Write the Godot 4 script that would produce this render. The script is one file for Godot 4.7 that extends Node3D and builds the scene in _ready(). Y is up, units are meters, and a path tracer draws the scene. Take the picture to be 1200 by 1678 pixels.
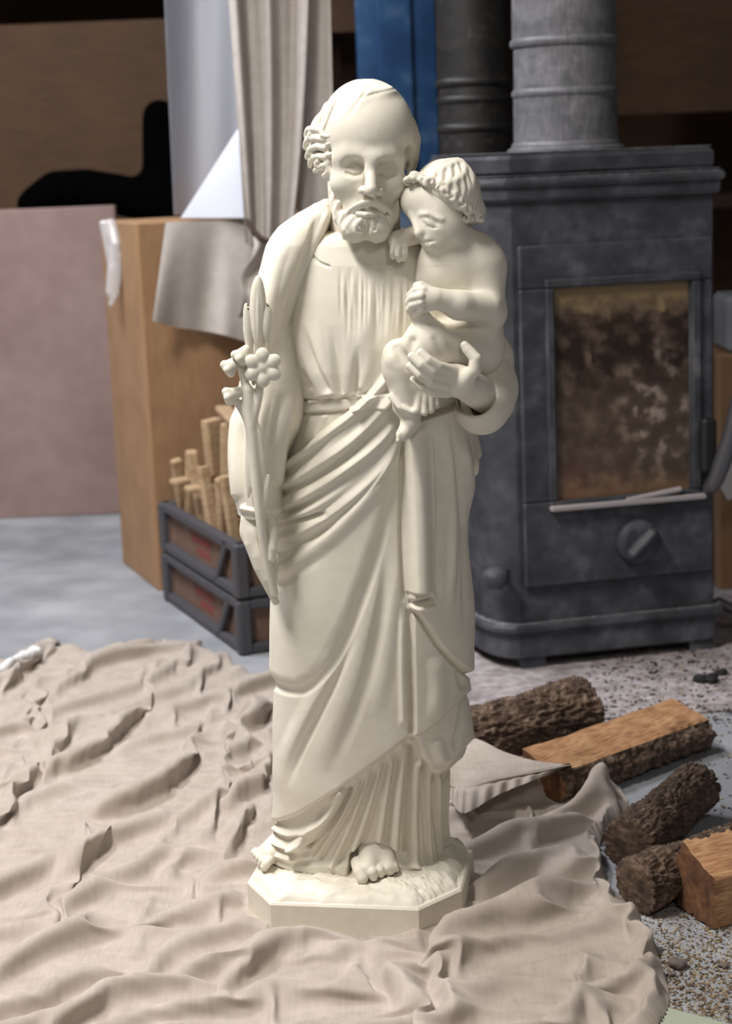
extends Node3D

# ---------------------------------------------------------------- camera and lights come first
const F := 2900.0                       # focal length in pixels of the 1200 x 1678 frame
const CAM := Vector3(0.0, 1.10, 2.53)
const PITCH := -0.1972
const ROLL := -0.040
var cam_basis: Basis
var M := {}
var taken := {}
var rng := RandomNumberGenerator.new()
var noise := FastNoiseLite.new()

func _ready() -> void:
	rng.seed = 7
	noise.seed = 11
	noise.frequency = 1.0
	noise.fractal_octaves = 3
	set_up_camera()
	set_up_light()
	make_materials()
	build_room()
	build_background()
	build_stove()
	build_drop_cloth()
	build_statue()
	build_logs()
	build_debris()

func set_up_camera() -> void:
	cam_basis = Basis(Vector3.RIGHT, PITCH) * Basis(Vector3.BACK, ROLL)
	var c := Camera3D.new()
	c.name = "camera"
	c.keep_aspect = Camera3D.KEEP_HEIGHT
	c.near = 0.05
	c.far = 60.0
	var at := CameraAttributesPhysical.new()
	at.frustum_focal_length = 12.0 / (839.0 / F)
	at.frustum_focus_distance = 2.50
	at.exposure_aperture = 3.2
	at.frustum_near = 0.05
	at.frustum_far = 60.0
	c.attributes = at
	c.transform = Transform3D(cam_basis, CAM)
	add_child(c)
	c.current = true

func set_up_light() -> void:
	var e := Environment.new()
	e.background_mode = Environment.BG_COLOR
	e.background_color = Color(0.30, 0.31, 0.34)
	e.background_energy_multiplier = 0.3
	e.tonemap_mode = Environment.TONE_MAPPER_LINEAR
	e.tonemap_exposure = 1.0
	e.sdfgi_enabled = true
	e.ssao_enabled = true
	e.ssil_enabled = true
	var w := WorldEnvironment.new()
	w.name = "world_environment"
	w.environment = e
	add_child(w)
	# fluorescent ceiling fittings of the workshop: [centre, size, energy, colour]
	for d in CEILING_LAMPS:
		var l := AreaLight3D.new()
		l.name = "ceiling_lamp_light"
		l.area_size = d[1]
		l.light_energy = d[2]
		l.light_color = d[3]
		l.area_range = 20.0
		l.area_attenuation = 2.0
		l.shadow_enabled = true
		l.position = d[0] + Vector3(0, -0.062, 0)
		l.rotation.x = -PI / 2
		add_child(l, true)

const CEIL := 3.3
const CEILING_LAMPS := [
	[Vector3(-1.15, 3.22, 0.75), Vector2(0.40, 1.24), 12.5, Color(1.0, 0.98, 0.955)],
	[Vector3(0.9, 3.22, 3.7), Vector2(0.62, 1.24), 3.6, Color(1.0, 0.98, 0.955)],
	[Vector3(-1.5, 3.22, -1.4), Vector2(0.40, 1.24), 9.5, Color(0.97, 0.975, 1.0)],
]

# ---------------------------------------------------------------- helpers
func pj(p: Vector3) -> Vector2:         # point -> pixel
	var c := (p - CAM) * cam_basis
	return Vector2(600.0 + F * c.x / -c.z, 839.0 - F * c.y / -c.z)

func ray(u: float, v: float) -> Vector3:
	return cam_basis * Vector3((u - 600.0) / F, (839.0 - v) / F, -1.0)

func V(u: float, v: float, z: float) -> Vector3:      # the point seen at u, v that lies at depth z
	var r := ray(u, v)
	return CAM + r * ((z - CAM.z) / r.z)

func G(u: float, v: float, y := 0.0) -> Vector3:      # the point seen at u, v that lies at height y
	var r := ray(u, v)
	return CAM + r * ((y - CAM.y) / r.y)

func numbered(called: String) -> String:
	if not taken.has(called):
		taken[called] = 0
		return called
	taken[called] += 1
	return "%s_%03d" % [called, taken[called]]

func tag(o: Node, label: String, category: String, group := "") -> Node:
	o.set_meta("label", label)
	o.set_meta("category", category)
	if group != "":
		o.set_meta("group", group)
	return o

func thing(called: String, label: String, category: String, at := Vector3.ZERO, turn := 0.0, group := "") -> Node3D:
	var o := Node3D.new()
	o.name = numbered(called)
	add_child(o)
	o.position = at
	o.rotation.y = turn
	tag(o, label, category, group)
	return o

func put(called: String, mesh: Mesh, mat: Material, parent: Node = self) -> MeshInstance3D:
	var o := MeshInstance3D.new()
	o.name = numbered(called) if parent == self else called
	o.mesh = mesh
	o.material_override = mat
	parent.add_child(o, true)
	return o

func structure(called: String, mesh: Mesh, mat: Material) -> MeshInstance3D:
	var o := put(called, mesh, mat)
	o.set_meta("kind", "structure")
	return o

func arrays(v: PackedVector3Array, n: PackedVector3Array, idx: PackedInt32Array, uv := PackedVector2Array()) -> ArrayMesh:
	var a := []
	a.resize(Mesh.ARRAY_MAX)
	a[Mesh.ARRAY_VERTEX] = v
	a[Mesh.ARRAY_NORMAL] = n
	if uv.size():
		a[Mesh.ARRAY_TEX_UV] = uv
	a[Mesh.ARRAY_INDEX] = idx
	var m := ArrayMesh.new()
	m.add_surface_from_arrays(Mesh.PRIMITIVE_TRIANGLES, a)
	return m

func grid_normals(v: PackedVector3Array, idx: PackedInt32Array) -> PackedVector3Array:
	var n := PackedVector3Array()
	n.resize(v.size())
	for t in range(0, idx.size(), 3):
		var a := idx[t]
		var b := idx[t + 1]
		var c := idx[t + 2]
		var f := (v[c] - v[a]).cross(v[b] - v[a])
		n[a] += f
		n[b] += f
		n[c] += f
	for i in n.size():
		n[i] = n[i].normalized()
	return n

func bevel_box(size: Vector3, bev := 0.004, at := Vector3.ZERO, basis := Basis.IDENTITY) -> ArrayMesh:
	# a box whose twelve edges are chamfered
	var st := SurfaceTool.new()
	st.begin(Mesh.PRIMITIVE_TRIANGLES)
	add_bevel_box(st, size, bev, at, basis)
	st.generate_normals()
	return st.commit()

func add_bevel_box(st: SurfaceTool, size: Vector3, bev: float, at: Vector3, basis := Basis.IDENTITY) -> void:
	var h := size * 0.5
	bev = minf(bev, minf(h.x, minf(h.y, h.z)) * 0.9)
	st.set_smooth_group(-1)
	var corner := func(sx: int, sy: int, sz: int, ax: int) -> Vector3:
		var p := Vector3(sx * (h.x - (0.0 if ax == 0 else bev)), sy * (h.y - (0.0 if ax == 1 else bev)), sz * (h.z - (0.0 if ax == 2 else bev)))
		return at + basis * p
	for ax in 3:
		for s: int in [-1, 1]:
			var q := []
			for k: Array in [[-1, -1], [1, -1], [1, 1], [-1, 1]]:
				var e := [0, 0, 0]
				e[ax] = s
				e[(ax + 1) % 3] = k[0]
				e[(ax + 2) % 3] = k[1]
				q.append(corner.call(e[0], e[1], e[2], ax))
			quad(st, q[0], q[1], q[2], q[3], at)
	for ax in 3:
		for k: Array in [[-1, -1], [1, -1], [1, 1], [-1, 1]]:
			var b1 := (ax + 1) % 3
			var b2 := (ax + 2) % 3
			var e := [0, 0, 0]
			e[b1] = k[0]
			e[b2] = k[1]
			var q := []
			for s: int in [-1, 1]:
				e[ax] = s
				q.append(corner.call(e[0], e[1], e[2], b1))
				q.append(corner.call(e[0], e[1], e[2], b2))
			quad(st, q[0], q[1], q[3], q[2], at)
	for sx: int in [-1, 1]:
		for sy: int in [-1, 1]:
			for sz: int in [-1, 1]:
				tri(st, corner.call(sx, sy, sz, 0), corner.call(sx, sy, sz, 1), corner.call(sx, sy, sz, 2), at)

func tri(st: SurfaceTool, a: Vector3, b: Vector3, c: Vector3, inside: Vector3) -> void:
	# clockwise seen from outside
	if (b - a).cross(c - a).dot((a + b + c) / 3.0 - inside) > 0.0:
		var t := b
		b = c
		c = t
	st.add_vertex(a)
	st.add_vertex(b)
	st.add_vertex(c)

func quad(st: SurfaceTool, a: Vector3, b: Vector3, c: Vector3, d: Vector3, inside: Vector3) -> void:
	tri(st, a, b, c, inside)
	tri(st, a, c, d, inside)

func spline(pts: PackedVector2Array, per := 5) -> PackedVector2Array:
	var out := PackedVector2Array()
	for i in pts.size() - 1:
		var p0 := pts[maxi(i - 1, 0)]
		var p3 := pts[mini(i + 2, pts.size() - 1)]
		for k in per:
			out.append(pts[i].cubic_interpolate(pts[i + 1], p0, p3, float(k) / per))
	out.append(pts[pts.size() - 1])
	return out

func spline3(pts: PackedVector3Array, per := 5) -> PackedVector3Array:
	var out := PackedVector3Array()
	for i in pts.size() - 1:
		var p0 := pts[maxi(i - 1, 0)]
		var p3 := pts[mini(i + 2, pts.size() - 1)]
		for k in per:
			out.append(pts[i].cubic_interpolate(pts[i + 1], p0, p3, float(k) / per))
	out.append(pts[pts.size() - 1])
	return out

func lathe(profile: PackedVector2Array, seg := 32, smooth := true) -> ArrayMesh:
	# profile of (radius, height), from the bottom up, turned about y
	var st := SurfaceTool.new()
	st.begin(Mesh.PRIMITIVE_TRIANGLES)
	st.set_smooth_group(1 if smooth else -1)
	for i in profile.size() - 1:
		if smooth:
			st.set_smooth_group(i if absf(profile[i].x - profile[i + 1].x) + absf(profile[i].y - profile[i + 1].y) > 0.02 else 1000)
		for k in seg:
			var a0 := TAU * k / seg
			var a1 := TAU * (k + 1) / seg
			var p := [ring(profile[i], a0), ring(profile[i], a1), ring(profile[i + 1], a1), ring(profile[i + 1], a0)]
			for t: int in [0, 1, 2, 0, 2, 3]:
				st.add_vertex(p[t])
	st.generate_normals()
	return st.commit()

func ring(p: Vector2, a: float) -> Vector3:
	return Vector3(cos(a) * p.x, p.y, sin(a) * p.x)

func sweep(path: PackedVector3Array, radii: PackedFloat32Array, seg := 10) -> ArrayMesh:
	var v := PackedVector3Array()
	var idx := PackedInt32Array()
	var up := Vector3.UP
	var n := path.size()
	for i in n:
		var t := (path[mini(i + 1, n - 1)] - path[maxi(i - 1, 0)]).normalized()
		if absf(t.dot(up)) > 0.95:
			up = Vector3.RIGHT
		var a := t.cross(up).normalized()
		var b := a.cross(t).normalized()
		up = b
		for k in seg:
			var w := TAU * k / seg
			v.append(path[i] + (a * cos(w) + b * sin(w)) * radii[mini(i, radii.size() - 1)])
	for i in n - 1:
		for k in seg:
			var p := i * seg + k
			var q := i * seg + (k + 1) % seg
			idx.append_array([p, p + seg, q, q, p + seg, q + seg])
	v.append(path[0])
	v.append(path[n - 1])
	for k in seg:
		idx.append_array([v.size() - 2, k, (k + 1) % seg])
		idx.append_array([v.size() - 1, (n - 1) * seg + (k + 1) % seg, (n - 1) * seg + k])
	return arrays(v, grid_normals(v, idx), idx)

# ---------------------------------------------------------------- a solid joined out of bones and lumps, meshed as surface nets
class Solid:
	var o: Vector3
	var c: float
	var nx: int
	var ny: int
	var nz: int
	var d := PackedFloat32Array()

	func _init(lo: Vector3, hi: Vector3, cell: float) -> void:
		o = lo
		c = cell
		nx = int((hi.x - lo.x) / c) + 2
		ny = int((hi.y - lo.y) / c) + 2
		nz = int((hi.z - lo.z) / c) + 2
		d.resize(nx * ny * nz)
		d.fill(1.0)

	func bone(a: Vector3, b: Vector3, ra: float, rb: float, k := 0.006, cut := false) -> void:
		var m := maxf(ra, rb) + maxf(k, c * 3.0)
		var lo := (a.min(b) - Vector3(m, m, m) - o) / c
		var hi := (a.max(b) + Vector3(m, m, m) - o) / c
		var ba := b - a
		var il := 1.0 / maxf(ba.length_squared(), 1e-12)
		var dr := rb - ra
		var g := d
		d = PackedFloat32Array()
		for z in range(maxi(int(lo.z), 0), mini(int(hi.z) + 2, nz)):
			for y in range(maxi(int(lo.y), 0), mini(int(hi.y) + 2, ny)):
				var row := (z * ny + y) * nx
				for x in range(maxi(int(lo.x), 0), mini(int(hi.x) + 2, nx)):
					var pa := Vector3(o.x + x * c, o.y + y * c, o.z + z * c) - a
					var h := clampf(pa.dot(ba) * il, 0.0, 1.0)
					var e := (pa - ba * h).length() - ra - dr * h
					var i := row + x
					var w := g[i]
					if cut:
						var s := maxf(k - absf(w + e), 0.0)
						g[i] = maxf(w, -e) + s * s * 0.25 / k
					else:
						var s := maxf(k - absf(w - e), 0.0)
						g[i] = minf(w, e) - s * s * 0.25 / k
		d = g

	func ball(p: Vector3, r: Vector3, k := 0.006, turn := Basis.IDENTITY, cut := false) -> void:
		var m := maxf(r.x, maxf(r.y, r.z)) + maxf(k, c * 3.0)
		var lo := (p - Vector3(m, m, m) - o) / c
		var hi := (p + Vector3(m, m, m) - o) / c
		var ir := Vector3.ONE / r
		var inv := turn.transposed()
		var g := d
		d = PackedFloat32Array()
		for z in range(maxi(int(lo.z), 0), mini(int(hi.z) + 2, nz)):
			for y in range(maxi(int(lo.y), 0), mini(int(hi.y) + 2, ny)):
				var row := (z * ny + y) * nx
				for x in range(maxi(int(lo.x), 0), mini(int(hi.x) + 2, nx)):
					var q := (inv * (Vector3(o.x + x * c, o.y + y * c, o.z + z * c) - p)) * ir
					var k0 := q.length()
					var e := k0 * (k0 - 1.0) / maxf((q * ir).length(), 1e-6)
					var i := row + x
					var w := g[i]
					if cut:
						var s := maxf(k - absf(w + e), 0.0)
						g[i] = maxf(w, -e) + s * s * 0.25 / k
					else:
						var s := maxf(k - absf(w - e), 0.0)
						g[i] = minf(w, e) - s * s * 0.25 / k
		d = g

	# a run of tapered bones as one smooth shape
	func chain(pts: PackedVector3Array, r0: float, r1: float, k := 0.005, cut := false) -> void:
		var n := pts.size() - 1
		var m := maxf(r0, r1) + maxf(k, c * 3.0)
		var a := pts[0]
		var b := pts[0]
		for p in pts:
			a = a.min(p)
			b = b.max(p)
		var lo := (a - Vector3(m, m, m) - o) / c
		var hi := (b + Vector3(m, m, m) - o) / c
		var g := d
		d = PackedFloat32Array()
		var dr := (r1 - r0) / n
		for z in range(maxi(int(lo.z), 0), mini(int(hi.z) + 2, nz)):
			for y in range(maxi(int(lo.y), 0), mini(int(hi.y) + 2, ny)):
				var row := (z * ny + y) * nx
				for x in range(maxi(int(lo.x), 0), mini(int(hi.x) + 2, nx)):
					var p := Vector3(o.x + x * c, o.y + y * c, o.z + z * c)
					var e := 1e9
					for j in n:
						var pa := p - pts[j]
						var ba := pts[j + 1] - pts[j]
						var h := clampf(pa.dot(ba) / maxf(ba.length_squared(), 1e-12), 0.0, 1.0)
						e = minf(e, (pa - ba * h).length() - r0 - dr * (j + h))
					var i := row + x
					var w := g[i]
					if cut:
						var s := maxf(k - absf(w + e), 0.0)
						g[i] = maxf(w, -e) + s * s * 0.25 / k
					else:
						var s := maxf(k - absf(w - e), 0.0)
						g[i] = minf(w, e) - s * s * 0.25 / k
		d = g

	# is this point inside what has been built so far
	func inside(p: Vector3) -> bool:
		var q := (p - o) / c
		var x := int(q.x + 0.5)
		var y := int(q.y + 0.5)
		var z := int(q.z + 0.5)
		if x < 0 or y < 0 or z < 0 or x >= nx or y >= ny or z >= nz:
			return false
		return d[(z * ny + y) * nx + x] < 0.0

	func mesh() -> ArrayMesh:
		var v := PackedVector3Array()
		var nn := PackedVector3Array()
		var idx := PackedInt32Array()
		var at := {}
		var sy := nx
		var sz := nx * ny
		var reach := c * 1.8
		var offs := [0, 1, sy, sy + 1, sz, sz + 1, sz + sy, sz + sy + 1]
		var corner := [Vector3(0, 0, 0), Vector3(1, 0, 0), Vector3(0, 1, 0), Vector3(1, 1, 0), Vector3(0, 0, 1), Vector3(1, 0, 1), Vector3(0, 1, 1), Vector3(1, 1, 1)]
		var edges := [[0, 1], [2, 3], [4, 5], [6, 7], [0, 2], [1, 3], [4, 6], [5, 7], [0, 4], [1, 5], [2, 6], [3, 7]]
		for z in nz - 1:
			for y in ny - 1:
				var row := (z * ny + y) * nx
				for x in nx - 1:
					var i := row + x
					var e0 := d[i]
					if e0 > reach or e0 < -reach:
						continue
					var f1 := d[i + 1]
					var f2 := d[i + sy]
					var f3 := d[i + sy + 1]
					var f4 := d[i + sz]
					var f5 := d[i + sz + 1]
					var f6 := d[i + sz + sy]
					var f7 := d[i + sz + sy + 1]
					var lo := minf(minf(minf(e0, f1), minf(f2, f3)), minf(minf(f4, f5), minf(f6, f7)))
					var hi := maxf(maxf(maxf(e0, f1), maxf(f2, f3)), maxf(maxf(f4, f5), maxf(f6, f7)))
					if lo >= 0.0 or hi < 0.0:
						continue
					var f := [e0, f1, f2, f3, f4, f5, f6, f7]
					var sum := Vector3.ZERO
					var cnt := 0
					for e: Array in edges:
						var a: float = f[e[0]]
						var b: float = f[e[1]]
						if (a < 0.0) != (b < 0.0):
							var ca: Vector3 = corner[e[0]]
							var cb: Vector3 = corner[e[1]]
							sum += ca + (cb - ca) * (a / (a - b))
							cnt += 1
					at[i] = v.size()
					v.append(o + (Vector3(x, y, z) + sum / cnt) * c)
					nn.append(Vector3(f1 + f3 + f5 + f7 - e0 - f2 - f4 - f6, f2 + f3 + f6 + f7 - e0 - f1 - f4 - f5, f4 + f5 + f6 + f7 - e0 - f1 - f2 - f3).normalized())
		for i: int in at:
			var a := d[i] < 0.0
			var p: int = at[i]
			if a != (d[i + 1] < 0.0):
				face(idx, at, p, i - sy, i - sy - sz, i - sz, a)
			if a != (d[i + sy] < 0.0):
				face(idx, at, p, i - sz, i - sz - 1, i - 1, a)
			if a != (d[i + sz] < 0.0):
				face(idx, at, p, i - 1, i - 1 - sy, i - sy, a)
		# one pass of smoothing takes the steps of the grid away
		var acc := PackedVector3Array()
		var num := PackedInt32Array()
		acc.resize(v.size())
		num.resize(v.size())
		for t in range(0, idx.size(), 3):
			for k in 3:
				var p := idx[t + k]
				acc[p] += v[idx[t + (k + 1) % 3]]
				num[p] += 1
		for p in v.size():
			if num[p]:
				v[p] = v[p].lerp(acc[p] / num[p], 0.35)
		var arr := []
		arr.resize(Mesh.ARRAY_MAX)
		arr[Mesh.ARRAY_VERTEX] = v
		arr[Mesh.ARRAY_NORMAL] = nn
		arr[Mesh.ARRAY_INDEX] = idx
		var m := ArrayMesh.new()
		m.add_surface_from_arrays(Mesh.PRIMITIVE_TRIANGLES, arr)
		return m

	func face(idx: PackedInt32Array, at: Dictionary, p: int, b: int, c2: int, d2: int, solid: bool) -> void:
		var q: int = at.get(b, -1)
		var r: int = at.get(c2, -1)
		var s: int = at.get(d2, -1)
		if q < 0 or r < 0 or s < 0:
			return
		if solid:
			idx.append_array([p, r, q, p, s, r])
		else:
			idx.append_array([p, q, r, p, r, s])

func mesh_of(s: Solid) -> ArrayMesh:
	return s.mesh()

# ---------------------------------------------------------------- a grid of points that folds are pressed into
class Relief:
	var rows: int
	var cols: int
	var p := PackedVector3Array()       # resting points
	var n := PackedVector3Array()       # the way a fold rises
	var q := PackedVector2Array()       # where each point shows in the photograph's frame
	var live := PackedByteArray()
	var d := PackedFloat32Array()       # rise in metres
	var side := PackedVector3Array()    # how far a crest leans over
	var pointed := false                # folds grow narrow towards their ends
	var flat := false                   # lies on the ground (else it stands)
	var lo := PackedVector2Array()
	var hi := PackedVector2Array()

	func ready_rows() -> void:
		d.resize(p.size())
		side.resize(p.size())
		for r in rows:
			var a := Vector2(1e9, 1e9)
			var b := Vector2(-1e9, -1e9)
			for c in cols:
				var i := r * cols + c
				if live[i]:
					a = a.min(q[i])
					b = b.max(q[i])
			lo.append(a)
			hi.append(b)

	# a ridge (h above 0) or a groove; wl and wr are its widths to the left and the right of its run
	func stroke(h: float, wl: float, wr: float, path: PackedVector2Array, t0 := 0.25, t1 := 0.25, crisp := 0.0, lean := 0.0) -> void:
		# lean: metres that the crest hangs over, towards the narrower side
		var w := maxf(wl, wr)
		var m := path.size() - 1
		var a := path[0]
		var b := path[0]
		for s in path:
			a = a.min(s)
			b = b.max(s)
		a -= Vector2(w, w)
		b += Vector2(w, w)
		for r in rows:
			if hi[r].y < a.y or lo[r].y > b.y or hi[r].x < a.x or lo[r].x > b.x:
				continue
			for i in range(r * cols, r * cols + cols):
				var s := q[i]
				if not live[i] or s.x < a.x or s.x > b.x or s.y < a.y or s.y > b.y:
					continue
				var best := 1e12
				var bk := 0
				var bp := Vector2.ZERO
				for k in m:
					var near := Geometry2D.get_closest_point_to_segment(s, path[k], path[k + 1])
					var e := near.distance_squared_to(s)
					if e < best:
						best = e
						bk = k
						bp = near
				var seg := path[bk + 1] - path[bk]
				var along := (bk + bp.distance_to(path[bk]) / maxf(seg.length(), 1e-6)) / m
				var g := 1.0
				if along < t0:
					g = along / t0
					g = g * g * (3.0 - 2.0 * g)
				elif along > 1.0 - t1:
					g = (1.0 - along) / t1
					g = g * g * (3.0 - 2.0 * g)
				var width := (wl if seg.cross(s - path[bk]) < 0.0 else wr) * (0.4 + 0.6 * g if pointed else 1.0)
				var t := sqrt(best) / width
				if t >= 1.0:
					continue
				var f := 1.0 - t * t
				f *= f
				if crisp > 0.0:
					f = lerpf(f, (1.0 - t) * (1.0 - t), crisp)
				d[i] += h * g * f
				if lean != 0.0:
					var over := Vector2(-seg.y, seg.x).normalized() * (1.0 if wl > wr else -1.0)
					side[i] += (Vector3(over.x, 0, over.y) if flat else Vector3(over.x, -over.y, 0)) * lean * g * f

	# a layer of cloth whose outline is given: everything inside rises by h, over soft pixels
	func layer(h: float, soft: float, poly: PackedVector2Array) -> void:
		var m := poly.size()
		var a := poly[0]
		var b := poly[0]
		for s in poly:
			a = a.min(s)
			b = b.max(s)
		for r in rows:
			if hi[r].y < a.y or lo[r].y > b.y:
				continue
			for i in range(r * cols, r * cols + cols):
				var s := q[i]
				if not live[i] or s.x < a.x or s.x > b.x or s.y < a.y or s.y > b.y:
					continue
				if not Geometry2D.is_point_in_polygon(s, poly):
					continue
				var best := soft * soft
				for k in m:
					best = minf(best, Geometry2D.get_closest_point_to_segment(s, poly[k], poly[(k + 1) % m]).distance_squared_to(s))
				var t := sqrt(best) / soft
				d[i] += h * t * (2.0 - t)

	func point(i: int) -> Vector3:
		return p[i] + n[i] * d[i] + side[i]

func path2(pts: Array) -> PackedVector2Array:
	var a := PackedVector2Array()
	for k in range(0, pts.size(), 2):
		a.append(Vector2(pts[k], pts[k + 1]))
	return a

# table rows: [v, u left, u right, z front, z back], z in millimetres
func tube_relief(table: Array, nr: int, nf: int, nb: int, fat := 2.2) -> Relief:
	var R := Relief.new()
	R.rows = nr
	R.cols = nf + nb
	var n := table.size()
	for r in nr:
		var t := float(r) / (nr - 1)
		# rows are spread evenly over v
		var v: float = lerpf(table[0][0], table[n - 1][0], t)
		var k := 0
		while k < n - 2 and v > table[k + 1][0]:
			k += 1
		var f: float = (v - table[k][0]) / (table[k + 1][0] - table[k][0])
		var row := []
		for c in range(1, 5):
			var a: float = table[maxi(k - 1, 0)][c]
			var b: float = table[mini(k + 2, n - 1)][c]
			row.append(cubic_interpolate(table[k][c], table[k + 1][c], a, b, f))
		var zm: float = (row[2] + row[3]) * 0.0005
		var L := V(row[0], v, zm)
		var Q := V(row[1], v, zm)
		var mid := (L + Q) * 0.5
		var half := (Q - L) * 0.5
		var hz: float = (row[2] - row[3]) * 0.0005
		for c in nf + nb:
			var ang := 0.0
			if c < nf:
				ang = -0.18 + (PI + 0.36) * c / (nf - 1)
			else:
				ang = PI + 0.18 + (PI - 0.36) * (c - nf + 1) / (nb + 1)
			var ca := cos(ang)
			var sa := sin(ang)
			var cx := signf(ca) * pow(absf(ca), 2.0 / fat)
			var cz := signf(sa) * pow(absf(sa), 2.0 / fat)
			var pt := mid + half * cx + Vector3(0, 0, hz * cz)
			var nm := Vector3(cx / half.x, 0, cz / hz).normalized()
			R.p.append(pt)
			R.n.append(nm)
			R.q.append(pj(pt))
			R.live.append(1 if nm.z > -0.25 else 0)
	R.ready_rows()
	return R

func tube_mesh(R: Relief, cap_top := true, cap_bottom := true, lip := 0.0) -> ArrayMesh:
	var v := PackedVector3Array()
	for i in R.p.size():
		v.append(R.point(i))
	var idx := PackedInt32Array()
	var C := R.cols
	for r in R.rows - 1:
		for c in C:
			var a := r * C + c
			var b := r * C + (c + 1) % C
			idx.append_array([a, a + C, b, b, a + C, b + C])
	for end in 2:
		if (end == 0 and not cap_top) or (end == 1 and not cap_bottom):
			continue
		var base := 0 if end == 0 else (R.rows - 1) * C
		var mid := Vector3.ZERO
		for c in C:
			mid += v[base + c]
		mid /= C
		# a rim that turns inward, then a recess
		var first := v.size()
		for c in C:
			v.append(v[base + c].lerp(mid, 0.12))
		v.append(mid + Vector3(0, lip, 0))
		for c in C:
			var a := base + c
			var b := base + (c + 1) % C
			var a2 := first + c
			var b2 := first + (c + 1) % C
			if end == 0:
				idx.append_array([a, b, a2, b, b2, a2, a2, b2, v.size() - 1])
			else:
				idx.append_array([a, a2, b, b, a2, b2, a2, v.size() - 1, b2])
	return arrays(v, grid_normals(v, idx), idx)

# ---------------------------------------------------------------- materials
func noise_bytes(size: int, freq: float, oct: int, seed_: int, kind := FastNoiseLite.TYPE_SIMPLEX_SMOOTH, sx := 1.0) -> PackedByteArray:
	var f := FastNoiseLite.new()
	f.seed = seed_
	f.noise_type = kind
	f.frequency = freq
	f.fractal_octaves = oct
	var im := f.get_seamless_image(int(size * sx), size, false, false, 0.12)
	if sx != 1.0:
		im.resize(size, size, Image.INTERPOLATE_BILINEAR)
	im.convert(Image.FORMAT_L8)
	return im.get_data()

func ramp_tex(size: int, layers: Array, stops: Array) -> ImageTexture:
	# layers: [bytes, weight]; stops: [position, colour]
	var g := Gradient.new()
	var off := PackedFloat32Array()
	var col := PackedColorArray()
	for s: Array in stops:
		off.append(s[0])
		col.append(s[1])
	g.offsets = off
	g.colors = col
	var lut := PackedByteArray()
	for k in 256:
		var c := g.sample(k / 255.0)
		lut.append_array([c.r8, c.g8, c.b8])
	var out := PackedByteArray()
	out.resize(size * size * 3)
	for i in size * size:
		var w := 0.0
		for l: Array in layers:
			w += l[0][i] * l[1]
		var k := clampi(int(w), 0, 255) * 3
		out[i * 3] = lut[k]
		out[i * 3 + 1] = lut[k + 1]
		out[i * 3 + 2] = lut[k + 2]
	return ImageTexture.create_from_image(Image.create_from_data(size, size, false, Image.FORMAT_RGB8, out))

func grey_tex(size: int, bytes: PackedByteArray) -> ImageTexture:
	return ImageTexture.create_from_image(Image.create_from_data(size, size, false, Image.FORMAT_L8, bytes))

func mat(tint: Color, rough := 0.7, tex: Texture2D = null, scale := 1.0, metal := 0.0) -> StandardMaterial3D:
	var m := StandardMaterial3D.new()
	m.albedo_color = tint
	m.roughness = rough
	m.metallic = metal
	if tex:
		m.albedo_texture = tex
		m.uv1_triplanar = true
		m.uv1_scale = Vector3.ONE * scale
	return m

func relief_map(m: StandardMaterial3D, tex: Texture2D, cm: float) -> void:
	m.heightmap_enabled = true
	m.heightmap_texture = tex
	m.heightmap_scale = cm

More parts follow.
